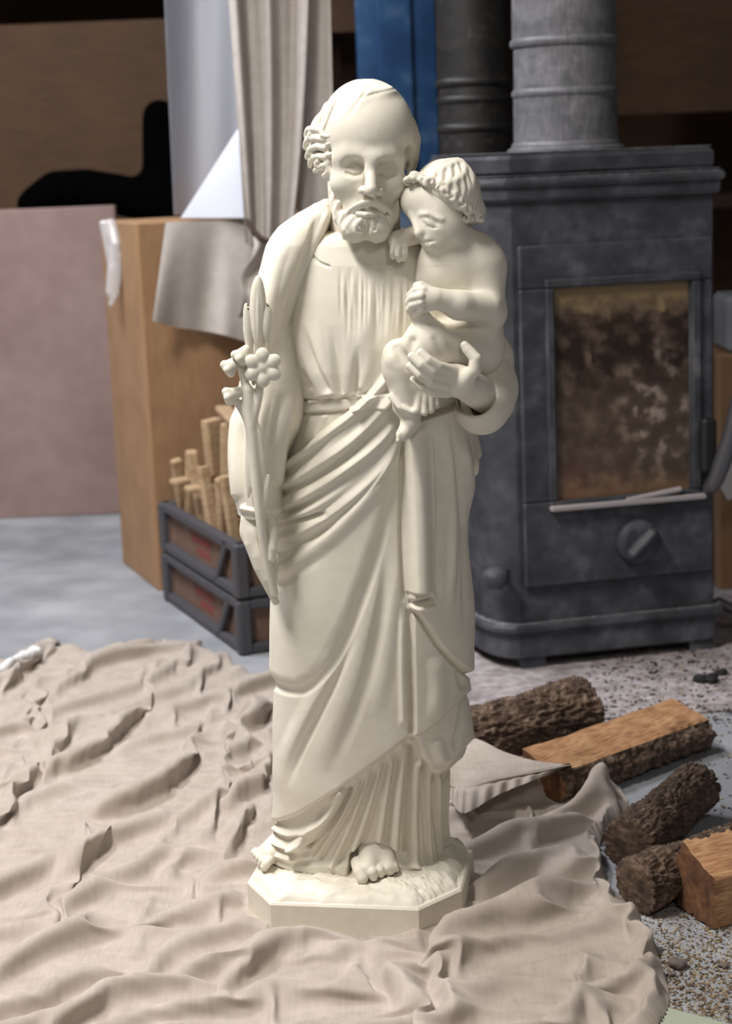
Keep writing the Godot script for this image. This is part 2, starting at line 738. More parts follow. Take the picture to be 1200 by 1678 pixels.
func make_materials() -> void:
	var W := Color.WHITE
	var fine := noise_bytes(256, 0.06, 3, 1)
	var mid := noise_bytes(256, 0.02, 4, 2)
	var broad := noise_bytes(256, 0.008, 4, 3)
	var cell := noise_bytes(256, 0.035, 2, 4, FastNoiseLite.TYPE_CELLULAR)
	var streak := noise_bytes(256, 0.03, 4, 5, FastNoiseLite.TYPE_SIMPLEX_SMOOTH, 8.0)
	var grain := PackedByteArray()
	grain.resize(65536)
	for y in 256:
		for x in 256:
			grain[y * 256 + x] = streak[x * 256 + y]
	# plaster of the statue: cream with faint uneven patches
	M.plaster = mat(W, 0.62, ramp_tex(256, [[mid, 0.6], [fine, 0.4]], [[0.2, Color(0.86, 0.835, 0.775)], [0.8, Color(0.895, 0.875, 0.82)]]), 3.0)
	relief_map(M.plaster, grey_tex(256, fine), 0.03)
	# unbleached canvas
	var weave := PackedByteArray()
	weave.resize(1024 * 1024)
	for y in 1024:
		for x in 1024:
			var a := 46 if ((x >> 1) + (y >> 1)) & 1 else -46
			weave[y * 1024 + x] = clampi(128 + a + ((grain[(y >> 2) * 256 + (x >> 2)] - 128) >> 1) + ((streak[(y >> 2) * 256 + (x >> 2)] - 128) >> 1), 0, 255)
	var canvas := ramp_tex(256, [[mid, 0.5], [streak, 0.3], [fine, 0.2]], [[0.15, Color(0.62, 0.575, 0.535)], [0.5, Color(0.69, 0.645, 0.605)], [0.85, Color(0.745, 0.70, 0.665)]])
	M.canvas = mat(W, 0.92, canvas, 2.5)
	relief_map(M.canvas, grey_tex(1024, weave), 0.025)
	M.canvas.rim_enabled = true
	M.canvas.rim = 0.25
	M.linen = mat(Color(1.0, 1.0, 1.0), 0.9, ramp_tex(256, [[mid, 0.5], [fine, 0.5]], [[0.2, Color(0.70, 0.67, 0.645)], [0.8, Color(0.77, 0.745, 0.72)]]), 2.0)
	M.floor = mat(W, 0.75, ramp_tex(256, [[mid, 0.5], [broad, 0.5]], [[0.2, Color(0.50, 0.51, 0.53)], [0.55, Color(0.58, 0.59, 0.61)], [0.85, Color(0.65, 0.66, 0.68)]]), 0.9)
	relief_map(M.floor, grey_tex(256, fine), 0.05)
	M.hearth = mat(W, 0.9, ramp_tex(256, [[mid, 0.4], [fine, 0.6]], [[0.25, Color(0.50, 0.47, 0.47)], [0.5, Color(0.62, 0.59, 0.60)], [0.8, Color(0.72, 0.69, 0.70)]]), 1.7)
	relief_map(M.hearth, grey_tex(256, fine), 0.2)
	# cast iron under a film of ash in blotches
	var iron := ramp_tex(256, [[mid, 0.45], [broad, 0.3], [fine, 0.25]], [[0.25, Color(0.195, 0.20, 0.22)], [0.5, Color(0.255, 0.26, 0.285)], [0.72, Color(0.345, 0.35, 0.375)], [0.95, Color(0.47, 0.47, 0.49)]])
	M.iron = mat(W, 0.55, iron, 1.6)
	M.iron.metallic_specular = 0.4
	relief_map(M.iron, grey_tex(256, fine), 0.03)
	M.iron_dark = mat(Color(0.10, 0.10, 0.11), 0.6)
	M.pipe = mat(W, 0.5, ramp_tex(256, [[streak, 0.35], [mid, 0.4], [fine, 0.25]], [[0.2, Color(0.30, 0.30, 0.315)], [0.5, Color(0.41, 0.41, 0.43)], [0.75, Color(0.54, 0.54, 0.56)], [0.95, Color(0.66, 0.66, 0.68)]]), 2.2)
	M.black_pipe = mat(W, 0.55, ramp_tex(256, [[mid, 0.6], [fine, 0.4]], [[0.3, Color(0.07, 0.068, 0.066)], [0.6, Color(0.12, 0.115, 0.11)], [0.85, Color(0.28, 0.27, 0.26)]]), 3.0)
	M.ash = mat(Color(0.62, 0.60, 0.61), 0.9)
	M.ash_film = mat(W, 0.95, ramp_tex(256, [[mid, 0.5], [fine, 0.5]], [[0.3, Color(0.30, 0.30, 0.32)], [0.7, Color(0.52, 0.515, 0.53)]]), 5.0)
	M.steel = mat(Color(0.42, 0.42, 0.44), 0.4, null, 1.0, 0.7)
	M.firebrick = mat(W, 0.95, ramp_tex(256, [[mid, 0.55], [broad, 0.45]], [[0.2, Color(0.14, 0.10, 0.07)], [0.45, Color(0.30, 0.22, 0.15)], [0.62, Color(0.42, 0.32, 0.22)], [0.8, Color(0.60, 0.47, 0.30)]]), 1.6)
	M.cardboard = mat(W, 0.85, ramp_tex(256, [[mid, 0.5], [streak, 0.5]], [[0.2, Color(0.58, 0.445, 0.32)], [0.8, Color(0.65, 0.515, 0.38)]]), 1.2)
	M.mauve = mat(W, 0.85, ramp_tex(256, [[broad, 0.6], [fine, 0.4]], [[0.2, Color(0.545, 0.455, 0.43)], [0.8, Color(0.61, 0.52, 0.50)]]), 0.8)
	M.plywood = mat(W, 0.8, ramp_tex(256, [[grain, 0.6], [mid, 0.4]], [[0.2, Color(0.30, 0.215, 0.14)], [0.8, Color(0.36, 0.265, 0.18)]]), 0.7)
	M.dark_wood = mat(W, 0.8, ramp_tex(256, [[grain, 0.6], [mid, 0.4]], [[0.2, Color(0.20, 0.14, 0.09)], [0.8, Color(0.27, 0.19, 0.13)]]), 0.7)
	M.blue = mat(W, 0.45, ramp_tex(256, [[mid, 0.5], [broad, 0.5]], [[0.25, Color(0.14, 0.29, 0.46)], [0.55, Color(0.20, 0.36, 0.54)], [0.8, Color(0.48, 0.56, 0.66)]]), 1.3)
	M.white_sheet = mat(Color(0.83, 0.85, 0.90), 0.6)
	M.white_paper = mat(Color(0.86, 0.86, 0.87), 0.8)
	M.black_cloth = mat(Color(0.012, 0.012, 0.014), 0.95)
	M.black_cloth.metallic_specular = 0.1
	M.wall = mat(Color(0.60, 0.55, 0.50), 0.9)
	M.white_paint = mat(Color(0.60, 0.59, 0.58), 0.9)
	M.crate_grey = mat(Color(0.27, 0.27, 0.29), 0.55)
	M.crate_board = mat(W, 0.8, ramp_tex(256, [[mid, 0.5], [streak, 0.5]], [[0.2, Color(0.40, 0.30, 0.25)], [0.8, Color(0.50, 0.40, 0.34)]]), 2.0)
	M.red_print = mat(Color(0.50, 0.24, 0.22), 0.8)
	# wood
	M.bark = mat(W, 0.95, ramp_tex(256, [[fine, 0.5], [mid, 0.5]], [[0.2, Color(0.17, 0.125, 0.10)], [0.42, Color(0.30, 0.235, 0.19)], [0.6, Color(0.42, 0.345, 0.285)], [0.8, Color(0.60, 0.52, 0.455)]]), 5.0)
	relief_map(M.bark, grey_tex(256, cell), 0.5)
	M.split_wood = mat(W, 0.85, ramp_tex(256, [[grain, 0.7], [mid, 0.3]], [[0.15, Color(0.46, 0.31, 0.20)], [0.5, Color(0.67, 0.50, 0.35)], [0.85, Color(0.80, 0.66, 0.50)]]), 3.0)
	M.end_wood = mat(W, 0.9, ramp_tex(256, [[fine, 0.5], [mid, 0.5]], [[0.2, Color(0.30, 0.19, 0.12)], [0.8, Color(0.52, 0.36, 0.23)]]), 4.0)
	M.pale_wood = mat(W, 0.85, ramp_tex(256, [[grain, 0.7], [mid, 0.3]], [[0.2, Color(0.60, 0.49, 0.37)], [0.8, Color(0.76, 0.66, 0.53)]]), 3.0)
	M.charcoal = mat(W, 0.8, ramp_tex(256, [[fine, 0.6], [mid, 0.4]], [[0.3, Color(0.05, 0.05, 0.055)], [0.8, Color(0.16, 0.155, 0.16)]]), 8.0)
	M.chip = mat(Color(0.78, 0.72, 0.62), 0.9)
	M.chip.vertex_color_use_as_albedo = true
	M.green_board = mat(Color(0.66, 0.69, 0.62), 0.7)
	M.stone = mat(Color(0.42, 0.38, 0.36), 0.85)
	# sooty stove glass: a tan rim at the top where flames keep it clear, brown film below, dark soot tongues and pale smears
	var W2 := 256
	var H2 := 384
	var px := PackedByteArray()
	for y in H2:
		for x in W2:
			var fy := float(y) / H2
			var fx := float(x) / W2
			var n1 := mid[(y % 256) * 256 + x] / 255.0
			var n2 := broad[((y * 2) % 256) * 256 + (x * 2) % 256] / 255.0
			var n3 := fine[(y % 256) * 256 + x] / 255.0
			var c := Color(0.29, 0.235, 0.195).lerp(Color(0.42, 0.36, 0.315), clampf(n1 * 1.6 - 0.4, 0.0, 1.0))
			c = c.lerp(Color(0.40, 0.25, 0.21), clampf((fy - 0.72) * 4.0, 0.0, 1.0) * clampf(1.3 - fx * 2.0, 0.0, 1.0) * n2)
			c = c.lerp(Color(0.165, 0.125, 0.095), clampf(1.7 - absf(fy - 0.27 - 0.10 * n1) * 7.0, 0.0, 1.0) * clampf(n2 * 2.6 - 0.75, 0.0, 1.0))
			c = c.lerp(Color(0.58, 0.50, 0.37), clampf(1.0 - (fy - 0.03 - 0.16 * n1 * n2) * 12.0, 0.0, 1.0) * 0.85)
			c = c.lerp(Color(0.56, 0.44, 0.32), clampf(1.0 - (1.0 - fy) * 12.0 + n1, 0.0, 1.0) * 0.6)
			c = c.lerp(Color(0.72, 0.68, 0.64), 0.75 * clampf((n1 - 0.5) * 4.0, 0.0, 1.0) * (0.6 + 0.4 * n3) * clampf(1.5 - Vector2(fx - 0.76, fy - 0.60).length() * 4.0, 0.0, 1.0))
			px.append_array([c.r8, c.g8, c.b8])
	var sooty := StandardMaterial3D.new()
	sooty.albedo_texture = ImageTexture.create_from_image(Image.create_from_data(W2, H2, false, Image.FORMAT_RGB8, px))
	sooty.roughness = 0.28
	M.sooty_glass = sooty
	var gl := StandardMaterial3D.new()
	gl.albedo_color = Color(0.55, 0.50, 0.44, 0.22)
	gl.transparency = BaseMaterial3D.TRANSPARENCY_ALPHA
	gl.roughness = 0.08
	M.stove_glass = gl
	var film := StandardMaterial3D.new()
	film.albedo_color = Color(0.92, 0.93, 0.95, 0.38)
	film.transparency = BaseMaterial3D.TRANSPARENCY_ALPHA
	film.roughness = 0.15
	M.film = film
	var em := StandardMaterial3D.new()
	em.albedo_color = Color(0.95, 0.95, 0.93)
	em.emission_enabled = true
	em.emission = Color(1.0, 0.97, 0.92)
	em.emission_energy_multiplier = 2.0
	M.lamp_panel = em

# ---------------------------------------------------------------- the workshop
func slab(called: String, lo: Vector3, hi: Vector3, m: Material, bev := 0.0) -> MeshInstance3D:
	var o := structure(called, bevel_box(hi - lo, bev + 0.0005), m)
	o.position = (lo + hi) * 0.5
	return o

func build_room() -> void:
	slab("floor", Vector3(-4.2, -0.12, -4.9), Vector3(4.2, 0, 5.7), M.floor)
	slab("ceiling", Vector3(-4.2, CEIL, -4.9), Vector3(4.2, CEIL + 0.12, 5.7), M.white_paint)
	slab("wall_back", Vector3(-4.2, 0, -4.9), Vector3(4.2, CEIL, -4.75), M.wall)
	slab("wall_front", Vector3(-4.2, 0, 5.55), Vector3(4.2, CEIL, 5.7), M.white_paint)
	slab("wall_left", Vector3(-4.2, 0, -4.75), Vector3(-4.05, CEIL, 5.55), M.white_paint)
	slab("wall_right", Vector3(4.05, 0, -4.75), Vector3(4.2, CEIL, 5.55), M.white_paint)
	# lamps on the ceiling, out of the picture, that light the workshop
	var names := ["flat ceiling lamp above and in front of the statue", "flat ceiling lamp behind the viewer's right shoulder", "flat cool ceiling lamp over the partition at the back"]
	for k in CEILING_LAMPS.size():
		var d: Array = CEILING_LAMPS[k]
		var t := thing("ceiling_lamp", names[k], "lamp", d[0])
		var b := put("housing", bevel_box(Vector3(d[1].x + 0.06, 0.07, d[1].y + 0.06), 0.006), M.white_paint, t)
		b.position.y = 0.045
		var p := put("diffuser", bevel_box(Vector3(d[1].x, 0.06, d[1].y), 0.01), M.lamp_panel, t)
		p.position.y = -0.028

func build_background() -> void:
	# ---- storage rack along the back wall, in the shade of its own deck
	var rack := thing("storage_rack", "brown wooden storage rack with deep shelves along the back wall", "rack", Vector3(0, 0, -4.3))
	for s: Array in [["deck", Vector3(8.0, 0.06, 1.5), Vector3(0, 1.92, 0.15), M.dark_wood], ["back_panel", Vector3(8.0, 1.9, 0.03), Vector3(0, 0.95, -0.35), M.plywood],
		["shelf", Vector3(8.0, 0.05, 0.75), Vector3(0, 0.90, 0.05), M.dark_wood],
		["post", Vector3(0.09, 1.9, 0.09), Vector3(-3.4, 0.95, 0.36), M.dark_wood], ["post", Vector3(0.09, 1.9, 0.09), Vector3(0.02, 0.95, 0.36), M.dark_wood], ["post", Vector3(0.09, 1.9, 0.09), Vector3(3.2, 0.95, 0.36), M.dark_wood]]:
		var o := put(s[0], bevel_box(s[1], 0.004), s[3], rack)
		o.position = s[2]
	# plywood sheet stored upright on the right, dark gap under it
	var z := -3.7
	var a := V(1000, 190, z)
	var ply := put("plywood_sheet", bevel_box(Vector3(1.6, 0.62, 0.02), 0.003), M.plywood)
	ply.position = Vector3(a.x + 0.78, a.y + 0.31, z)
	ply.rotation.z = 0.0
	tag(ply, "brown plywood sheet standing in the rack to the right of the stovepipe", "plywood")
	a = V(560, 55, z)
	ply = put("plywood_sheet", bevel_box(Vector3(0.34, 0.22, 0.02), 0.003), M.plywood)
	ply.position = Vector3(a.x - 0.02, a.y + 0.11, z + 0.03)
	tag(ply, "brown plywood sheet showing between the curtain and the blue column", "plywood")
	a = V(140, 36, z)
	ply = put("plywood_sheet", bevel_box(Vector3(2.2, 0.75, 0.02), 0.003), M.plywood)
	ply.position = Vector3(a.x - 0.35, a.y - 0.375, z)
	tag(ply, "wide brown plywood sheet behind the black bundle at the left", "plywood")
	# ---- low partition on the left
	var p0 := G(0, 850)
	var p1 := G(196, 842)
	var h := V(100, 340, p0.z).y
	var part := put("partition_board", bevel_box(Vector3(2.6, h, 0.05), 0.004), M.mauve)
	part.position = Vector3(p1.x - 1.25, h * 0.5, p0.z - 0.025)
	tag(part, "low mauve brown partition board standing on the floor at the left", "partition")
	# ---- black bundle lying on the partition and the rack shelf
	var s := Solid.new(V(10, 380, -3.5), V(420, 130, -3.0), 0.012)
	var zb := -3.2
	s.chain(PackedVector3Array([V(44, 336, zb), V(84, 314, zb), V(150, 316, zb), V(210, 324, zb), V(285, 330, zb)]), 0.03, 0.075, 0.04)
	s.chain(PackedVector3Array([V(64, 330, zb), V(92, 305, zb), V(140, 300, zb), V(190, 310, zb)]), 0.05, 0.04, 0.04)
	s.chain(PackedVector3Array([V(262, 192, zb), V(264, 240, zb), V(268, 290, zb), V(280, 340, zb)]), 0.055, 0.07, 0.05)
	var bun := put("black_bundle", s.mesh(), M.black_cloth)
	tag(bun, "black cloth bundle slumped on top of the mauve partition board", "bundle")
	# ---- blue steel column
	var cz := -3.0
	var c0 := V(588, 100, cz)
	var c1 := V(718, 100, cz)
	var col := thing("blue_column", "blue painted steel column behind the statue's head", "column", Vector3((c0.x + c1.x) * 0.5 - 0.004, 0, cz - 0.1))
	var w := c1.x - c0.x
	for q: Array in [["flange", Vector3(w, 3.26, 0.02), Vector3(0, 1.63, 0.1)], ["flange", Vector3(w, 3.26, 0.02), Vector3(0, 1.63, -0.1)], ["web", Vector3(0.02, 3.26, 0.18), Vector3(0, 1.63, 0)], ["cover_plate", Vector3(w * 0.42, 3.2, 0.012), Vector3(-w * 0.02, 1.6, 0.116)], ["foot_plate", Vector3(w + 0.1, 0.02, 0.3), Vector3(0, 0.01, 0)]]:
		var o := put(q[0], bevel_box(q[1], 0.003), M.blue, col)
		o.position = q[2]
	build_box_corner()
	build_right_edge()

func cloth_sheet(fn: Callable, nu: int, nv: int, thick := 0.003) -> ArrayMesh:
	# a sheet with two faces and closed edges; fn(s, t) gives its points
	var v := PackedVector3Array()
	for side in 2:
		for j in nv:
			for i in nu:
				v.append(fn.call(float(i) / (nu - 1), float(j) / (nv - 1)))
	var idx := PackedInt32Array()
	for j in nv - 1:
		for i in nu - 1:
			var a := j * nu + i
			idx.append_array([a, a + 1, a + nu, a + 1, a + nu + 1, a + nu])
	var nm := grid_normals(v, idx)
	var n := nu * nv
	for i in n:
		v[n + i] = v[i] - nm[i] * thick
		nm[n + i] = -nm[i]
	var m := idx.size()
	for t in range(0, m, 3):
		idx.append_array([idx[t] + n, idx[t + 2] + n, idx[t + 1] + n])
	var rim := []
	for i in nu - 1:
		rim.append([i, i + 1])
		rim.append([(nv - 1) * nu + i + 1, (nv - 1) * nu + i])
	for j in nv - 1:
		rim.append([(j + 1) * nu, j * nu])
		rim.append([j * nu + nu - 1, (j + 1) * nu + nu - 1])
	for e: Array in rim:
		idx.append_array([e[0], e[0] + n, e[1], e[1], e[0] + n, e[1] + n])
	return arrays(v, nm, idx)

func build_box_corner() -> void:
	# ---- tall cardboard box
	var A := G(204, 922)
	var B := G(262, 968)
	var side := (B - A)
	side.y = 0
	var depth := side.length()
	var ez := side / depth
	var ex := Vector3(ez.z, 0, -ez.x)
	var turn := atan2(ez.x, ez.z)
	var top := V(218, 366, B.z).y
	var wid := 0.62
	var t := thing("cardboard_box", "tall brown cardboard box with a cloth over its edge, behind the crates", "box", (A + B) * 0.5 + ex * wid * 0.5, turn)
	for q: Array in [["side", Vector3(wid, top, 0.008), Vector3(0, top * 0.5, depth * 0.5)], ["side", Vector3(wid, top, 0.008), Vector3(0, top * 0.5, -depth * 0.5)], ["side", Vector3(0.008, top, depth), Vector3(-wid * 0.5, top * 0.5, 0)], ["side", Vector3(0.008, top, depth), Vector3(wid * 0.5, top * 0.5, 0)], ["bottom", Vector3(wid, 0.008, depth), Vector3(0, 0.006, 0)], ["lid", Vector3(wid, 0.008, depth), Vector3(0, top - 0.004, 0)]]:
		var o := put(q[0], bevel_box(q[1], 0.003), M.cardboard, t)
		o.position = q[2]
	var zf := B.z
	# ---- clear plastic bag hung on the corner of the box
	var c := V(186, 372, A.z + 0.2)
	var s := Solid.new(V(150, 520, A.z), V(225, 350, A.z + 0.42), 0.006)
	s.chain(PackedVector3Array([V(182, 368, A.z + 0.18), V(190, 400, A.z + 0.2), V(186, 440, A.z + 0.2), V(184, 478, A.z + 0.2)]), 0.016, 0.018, 0.01)
	s.chain(PackedVector3Array([V(168, 366, A.z + 0.18), V(176, 400, A.z + 0.18), V(182, 430, A.z + 0.18)]), 0.010, 0.012, 0.01)
	s.chain(PackedVector3Array([V(196, 420, A.z + 0.2), V(192, 460, A.z + 0.2), V(182, 498, A.z + 0.2)]), 0.012, 0.008, 0.01)
	tag(put("plastic_bag", s.mesh(), M.film), "crumpled clear plastic bag hanging at the cardboard box's left corner", "bag")
	# ---- cloth laid over the box's front edge
	var zc := zf + 0.05
	var over := func(u: float, w: float) -> Vector3:
		var x := lerpf(272.0, 448.0, u) - 22.0 * w * (1.0 - u)
		var bottom := lerpf(526.0, 568.0, u) + 2.0 * sin(u * 9.0)
		var y := lerpf(364.0 - 6.0 * u, bottom, w)
		var dz := 0.026 * sin(u * 9.0 + 0.6 + w * 1.0) * (0.2 + 0.8 * w) + 0.006 * sin(u * 23.0 + 1.0) * w - 0.04 * (1.0 - w) * (1.0 - w)
		return V(x, y, zc + 0.02 + dz - 0.13 * u)
	tag(put("draped_cloth", cloth_sheet(over, 90, 50), M.linen), "pale linen cloth draped over the front of the cardboard box", "cloth")
	# ---- white plastic sheet that hangs behind the curtain
	var hang := func(u: float, w: float) -> Vector3:
		var x := lerpf(lerpf(243.0, 287.0, w), lerpf(372.0, 420.0, w), u)
		var dz := -0.18 * sin(u * PI * 0.62 + 0.25) + 0.02 * sin(u * 9.0 + w * 3.0)
		return V(x, lerpf(-620.0, 352.0, w), zf - 0.10 + dz)
	tag(put("white_sheet", cloth_sheet(hang, 60, 50), M.white_sheet), "smooth white sheet hanging to the left of the beige curtain", "sheet")
	var wedge := func(u: float, w: float) -> Vector3:
		var x := lerpf(lerpf(394.0, 296.0, w), lerpf(398.0, 440.0, w), u)
		return V(x, lerpf(205.0, 357.0, w), zf - 0.08 + 0.03 * u + 0.03 * w)
	tag(put("white_card", cloth_sheet(wedge, 20, 20), M.white_sheet), "pale pointed white card leaning inside the hanging white sheet", "card")
	# ---- curtain gathered by a cord
	var cur := thing("curtain", "long beige curtain hanging in folds and gathered by a cord", "curtain")
	var drop := func(u: float, w: float) -> Vector3:
		var g := pow(clampf(w, 0.0, 1.0), 2.2)
		var l := lerpf(334.0, 412.0, clampf(w * 1.0, 0, 1)) + 6.0 * sin(w * 4.0)
		var r := lerpf(516.0, 500.0, w) - 24.0 * pow(w, 6.0)
		l = lerpf(330.0, 404.0, w)
		var x := lerpf(l, r, u)
		var dz := 0.022 * sin(u * 13.0 + 1.6 * w) + 0.007 * sin(u * 31.0 - 3.0 * w) + 0.03 * sin(u * 5.0 + 1.0)
		return V(x, lerpf(-620.0, 398.0 + 14.0 * sin(u * PI), w), zf + 0.08 + dz * (1.0 - 0.35 * g))
	put("panel", cloth_sheet(drop, 150, 70), M.linen, cur)
	var drop2 := func(u: float, w: float) -> Vector3:
		var x := lerpf(lerpf(508.0, 488.0, w), lerpf(526.0, 552.0, w), u)
		return V(x, lerpf(-620.0, 420.0, w), zf + 0.04 + 0.012 * sin(u * 7.0 + w))
	put("panel", cloth_sheet(drop2, 40, 40), M.linen, cur)
	var knot := spline3(PackedVector3Array([V(404, 360, zf + 0.10), V(416, 378, zf + 0.15), V(440, 396, zf + 0.17), V(470, 380, zf + 0.14), V(486, 360, zf + 0.1)]), 5)
	put("cord", sweep(knot, PackedFloat32Array([0.006])), M.dark_wood, cur)
	var tail := func(u: float, w: float) -> Vector3:
		var x := lerpf(lerpf(414.0, 388.0, w), lerpf(478.0, 446.0, w), u) + 6.0 * sin(w * 9.0)
		var dz := 0.012 * sin(u * 11.0 + 3.0 * w) + 0.010 * sin(w * 9.0 + u * 4.0)
		return V(x, lerpf(388.0, 520.0, w), zf + 0.13 + dz)
	put("tail", cloth_sheet(tail, 50, 50), M.linen, cur)
	build_crates()

func build_crates() -> void:
	# ---- two crates stacked, their long side running towards the viewer
	var A := G(281, 984)
	var B := G(402, 1072)
	var side := B - A
	side.y = 0.0
	var len_ := side.length()
	var ez := side / len_
	var ex := Vector3(ez.z, 0, -ez.x)
	var turn := atan2(ez.x, ez.z)
	var wid := 0.36
	var hh := 0.128
	for k in 2:
		var t := thing("folding_crate", ["lower grey framed crate with red printed side, on the floor", "upper grey framed crate with red printed side, full of wood"][k], "crate", (A + B) * 0.5 + ex * wid * 0.5 + Vector3(0, k * (hh + 0.004), 0), turn, "stacked crates beside the statue")
		for q: Array in [["side_panel", Vector3(0.012, hh - 0.02, len_), Vector3(-wid * 0.5 + 0.012, hh * 0.5, 0), M.crate_board], ["side_panel", Vector3(0.012, hh - 0.02, len_), Vector3(wid * 0.5 - 0.012, hh * 0.5, 0), M.crate_board], ["end_panel", Vector3(wid, hh - 0.02, 0.012), Vector3(0, hh * 0.5, len_ * 0.5 - 0.012), M.crate_board], ["end_panel", Vector3(wid, hh - 0.02, 0.012), Vector3(0, hh * 0.5, -len_ * 0.5 + 0.012), M.crate_board], ["bottom", Vector3(wid - 0.02, 0.01, len_ - 0.02), Vector3(0, 0.006, 0), M.crate_board]]:
			var o := put(q[0], bevel_box(q[1], 0.002), q[3], t)
			o.position = q[2]
		for y: float in [0.012, hh - 0.012]:
			for sx: int in [-1, 1]:
				var o := put("rail", bevel_box(Vector3(0.026, 0.024, len_ + 0.02), 0.005), M.crate_grey, t)
				o.position = Vector3(sx * wid * 0.5, y, 0)
				o = put("rail", bevel_box(Vector3(wid + 0.02, 0.024, 0.026), 0.005), M.crate_grey, t)
				o.position = Vector3(0, y, sx * len_ * 0.5)
		for sx: int in [-1, 1]:
			for sz: int in [-1, 1]:
				var o := put("corner_post", bevel_box(Vector3(0.034, hh, 0.034), 0.006), M.crate_grey, t)
				o.position = Vector3(sx * wid * 0.5, hh * 0.5, sz * len_ * 0.5)
		var st := put("strut", bevel_box(Vector3(0.014, hh * 1.25, 0.022), 0.004, Vector3.ZERO, Basis(Vector3.RIGHT, 0.7)), M.crate_grey, t)
		st.position = Vector3(-wid * 0.5 - 0.006, hh * 0.5, len_ * 0.30)
		# a faded red mark: two bars of print, too soft in the photograph to read
		for g: Array in [[0.58, 0.25, -0.02], [0.36, 0.17, 0.0]]:
			var red := put("print", bevel_box(Vector3(0.001, hh * 0.15, len_ * g[1]), 0.0003), M.red_print, t)
			red.position = Vector3(-wid * 0.5 + 0.0055, hh * g[0], g[2])
	# ---- firewood and slats thrown into the upper crate; places are in the crate's own axes
	var at := Transform3D(Basis(Vector3.UP, turn), (A + B) * 0.5 + ex * wid * 0.5 + Vector3(0, hh + 0.004, 0))
	var kinds := [[M.pale_wood, Vector3(0.34, 0.016, 0.04)], [M.pale_wood, Vector3(0.028, 0.27, 0.022)], [M.split_wood, Vector3(0.055, 0.05, 0.26)], [M.dark_wood, Vector3(0.07, 0.05, 0.12)], [M.pale_wood, Vector3(0.05, 0.14, 0.03)]]
	for q: Array in [ # x, y, z, kind, turn x, turn y, turn z, label
		[-0.152, 0.150, -0.235, 1, 0.16, 0.1, 0.16, "upright kindling stick at the crate's far corner"],
		[-0.150, 0.150, -0.165, 1, 0.10, 0.3, -0.02, "second upright kindling stick from the crate's far corner"],
		[-0.148, 0.148, -0.090, 1, -0.14, -0.2, 0.10, "third upright kindling stick from the crate's far corner"],
		[-0.150, 0.150, -0.010, 1, -0.20, 0.2, 0.02, "fourth upright kindling stick from the crate's far corner"],
		[-0.148, 0.148, 0.080, 1, 0.12, 0.5, 0.12, "fifth upright kindling stick from the crate's far corner"],
		[-0.150, 0.146, 0.160, 1, -0.05, 0.1, 0.08, "upright kindling stick nearest the statue's sleeve"],
		[-0.075, 0.045, -0.10, 2, 0.0, 0.05, 0.0, "brown split billet at the bottom of the crate"],
		[0.030, 0.045, -0.10, 2, 0.0, -0.05, 0.0, "second brown split billet at the bottom of the crate"],
		[0.000, 0.102, -0.17, 2, 0.0, 1.50, 0.0, "brown split billet laid across the crate's far end"],
		[0.000, 0.102, 0.00, 2, 0.0, 1.62, 0.0, "brown split billet laid across the crate's middle"],
		[0.000, 0.102, 0.16, 2, 0.0, 1.54, 0.0, "brown split billet laid across the crate's near end"],
		[-0.070, 0.160, -0.09, 2, 0.0, 0.10, 0.0, "orange brown billet lying lengthwise on the heap"],
		[-0.060, 0.160, 0.185, 3, 0.0, 0.2, 0.0, "dark chunk of wood high on the heap near the sleeve"],
		[0.040, 0.160, -0.05, 2, 0.0, -0.10, 0.0, "billet at the back of the heap of wood"],
		[-0.030, 0.200, -0.19, 0, 0.0, 0.20, 0.0, "lower pale slat at the heap's far end"],
		[-0.030, 0.200, -0.02, 0, 0.0, -0.15, 0.0, "pale slat in the middle of the heap"],
		[-0.095, 0.285, -0.12, 4, 0.0, 0.3, 0.06, "short pale block standing at the top of the heap"],
		[-0.085, 0.285, -0.02, 4, 0.0, -0.4, -0.05, "second short pale block standing at the top of the heap"],
		[-0.070, 0.368, -0.06, 0, 0.03, 1.35, -0.03, "topmost pale slat laid over the two short blocks"]]:
		var kd: Array = kinds[q[3]]
		var size: Vector3 = kd[1]
		if q[3] == 1:
			size.y *= 0.88 + 0.14 * sin(q[2] * 60.0)
		var o := put("kindling_stick" if q[3] in [0, 1] else "firewood_billet", bevel_box(size, 0.004), kd[0])
		o.transform = at * Transform3D(Basis.from_euler(Vector3(q[4], q[5], q[6])), Vector3(q[0], q[1], q[2]))
		tag(o, q[7], "firewood", "wood in the upper crate")

